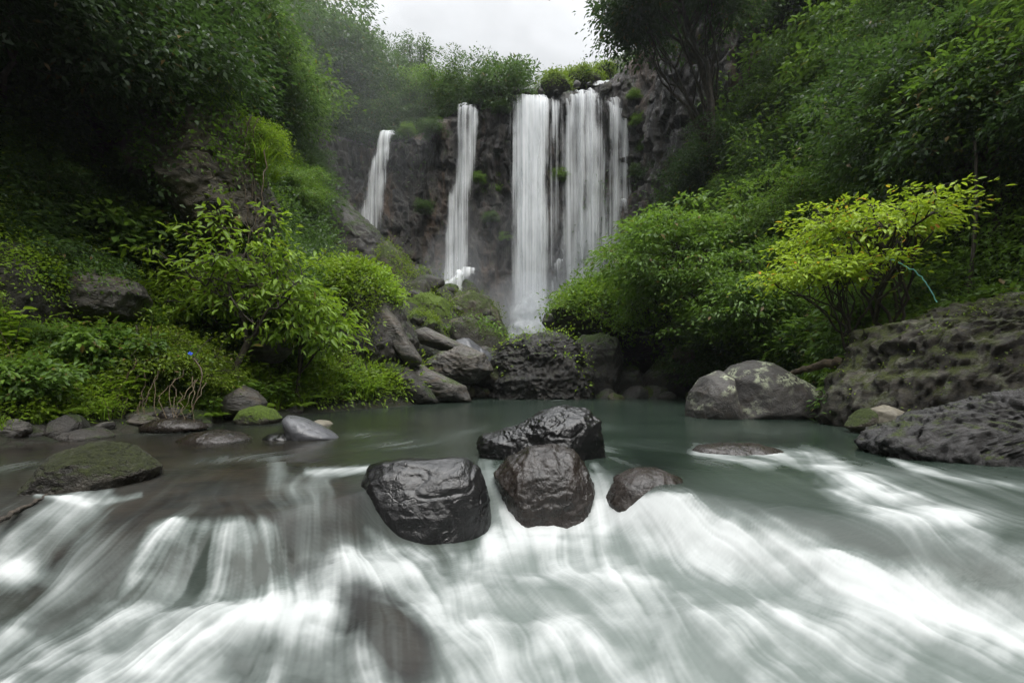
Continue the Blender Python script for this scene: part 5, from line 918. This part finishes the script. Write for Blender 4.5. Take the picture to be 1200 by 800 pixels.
# --- vines, roots, stalks, rope, scrap, log
def tubeobj(name, P, R, mat, label, cat, group=None, k=6):
    tb = Tubes(); tb.add(P, R, k); o = link(name, tb.mesh(name, mat)); tag(o, label, cat, group); return o
for i in range(16):
    px = pr.uniform(262, 318); py = pr.uniform(120, 190); Y = 12.0 + pr.uniform(-.2, .5); a = W(px, py, Y); b = W(px + pr.uniform(-8, 12), py + pr.uniform(70, 170), Y - .2)
    tubeobj('hanging_vine', curve(a, b, (pr.uniform(-.1, .1), -.25, 0), 12, .05, pr), np.linspace(.018, .008, 12), M['vine'], 'thin brown vine hanging down the cracked crag at left', 'vine', 'vines hanging down the left crag', 5)
tubeobj('hanging_vine', curve(W(284, 145, 11.8), W(264, 165, 11.8), (0.1, 0, -.3), 10, .02, pr), .025, M['vine'], 'thicker pale root bent across the top of the cracked crag', 'root', None, 6)
for i in range(14):
    px = pr.uniform(160, 250); a = W(px, pr.uniform(425, 465), 8.9); b = W(px + pr.uniform(-40, 20), pr.uniform(482, 497), 8.3); b[2] = .02
    tubeobj('dry_root', curve(a, b, (pr.uniform(-.2, .2), -.1, pr.uniform(0, .15)), 10, .03, pr), np.linspace(.009, .004, 10), M['vine'], 'bent dry root reaching to the left waterline', 'root', 'dry roots at the left waterline', 5)
tubeobj('dry_branch', curve(W(160, 422, 8.6), W(119, 490, 8.2), (-.05, 0, -.1), 12, .012, pr), np.linspace(.018, .01, 12), L_['dry'], 'long pale dry branch slanting down to the water at left', 'branch', None, 6)
tubeobj('dry_branch', curve(W(226, 420, 8.8), W(229, 470, 8.5), (.14, 0, .05), 12, .012, pr), np.linspace(.016, .01, 12), L_['dry'], 'pale crooked dry branch below the blue scrap', 'branch', None, 6)
P = curve(W(928, 438, 11.6), W(992, 424, 10.4), (0, 0, .05), 14, .02, pr)
t = NT('log_bark'); n1 = t.noise(8, t.map(t.world(), scale=(.4, 1, 2)), 6, .7); t.bsdf(t.mix(t.rng(n1, .35, .65), (.04, .03, .02), (.16, .12, .08)), .85, t.bump(n1, 1, .04)); M['log'] = t.m
tubeobj('fallen_log', P, np.linspace(.07, .12, 14), M['log'], 'rough fallen log lying between the lichen boulder and the mossy outcrop', 'log', None, 12)
t = NT('cyan_cord'); t.bsdf((.34, .85, .86), .5); M['cord'] = t.m
tubeobj('cord', curve(W(1036, 303, 9.9), W(1098, 354, 9.9), (.12, 0, .18), 24, .012, pr), .011, M['cord'], 'thin cyan cord hanging from the yellow green tree over the outcrop', 'cord', None, 6)
t = NT('blue_plastic'); t.bsdf((.01, .06, .45), .4); M['blue'] = t.m
gxs, gys = np.meshgrid(np.linspace(-1, 1, 12), np.linspace(-1, 1, 10)); Pq = np.stack([gxs * .10, gys * .03 + .05 * np.sin(gxs * 3), gys * .055 + .03 * np.sin(gxs * 5 + gys * 3)], -1).reshape(-1, 3)
Pq2 = Pq + np.array([0, .004, 0]); nq = len(Pq); Fq = grid_faces(10, 12)
o = link('plastic_scrap', mesh_np('plastic_scrap', np.concatenate([Pq, Pq2]), np.concatenate([Fq, Fq[:, ::-1] + nq]), mat=M['blue'], smooth=True), loc=tuple(W(223, 414, 8.7))); o.scale = (.42, .42, .42); tag(o, 'small crumpled blue plastic scrap snagged in the left bank shrub', 'scrap')
o = tubeobj('driftwood', curve(W(-10, 615, 3.2), W(63, 577, 4.1), (0, 0, .01), 16, .01, pr), np.linspace(.02, .012, 16), M['bark'], 'thin dark stick reaching from the left frame edge to the mossy rock', 'stick')
# bamboo like stalks on the right
for i, (px, Y) in enumerate([(885, 21), (893, 20.5), (1130, 10.8), (1125, 12.2), (1055, 11.5), (1046, 11.9)]):
    x = (px - 600) / F * Y; z = gz(x, Y); tubeobj('bare_trunk', curve((x, Y, z - .2), (x + pr.uniform(-.5, .5), Y, z + pr.uniform(3, 4.5)), (.1, 0, 0), 10, .03, pr), np.linspace(.055, .03, 10), M['bark'], 'thin bare dark trunk standing in the shade of the right slope', 'tree trunk', 'bare trunks on the right slope', 6)
# ------------------------------------------------------------ haze
def haze_box(dens=.00035):
    x0, x1, y0, y1, z0, z1 = -192, 196, -98, 262, -6, 0
    mz = 0
    for o in COL.objects:
        if o.type == 'MESH' and o.data.name.startswith(('ground', 'cliff')):
            co = np.empty(len(o.data.vertices) * 3, dtype=np.float32); o.data.vertices.foreach_get('co', co); mz = max(mz, co.reshape(-1, 3)[:, 2].max())
    z1 = mz + 14
    V = [(x, y, z) for x in (x0, x1) for y in (y0, y1) for z in (z0, z1)]
    Q = [(0, 1, 3, 2), (4, 6, 7, 5), (0, 4, 5, 1), (2, 3, 7, 6), (0, 2, 6, 4), (1, 5, 7, 3)]
    t = NT('haze'); p = t.n('VolumePrincipled'); p.inputs['Color'].default_value = (.90, .95, 1, 1); p.inputs['Density'].default_value = dens; p.inputs['Anisotropy'].default_value = .3
    t.l(p.outputs[0], t.out.inputs[1]); o = link('haze', mesh_np('haze', V, Q, mat=t.m)); tag(o, kind='stuff')
haze_box()
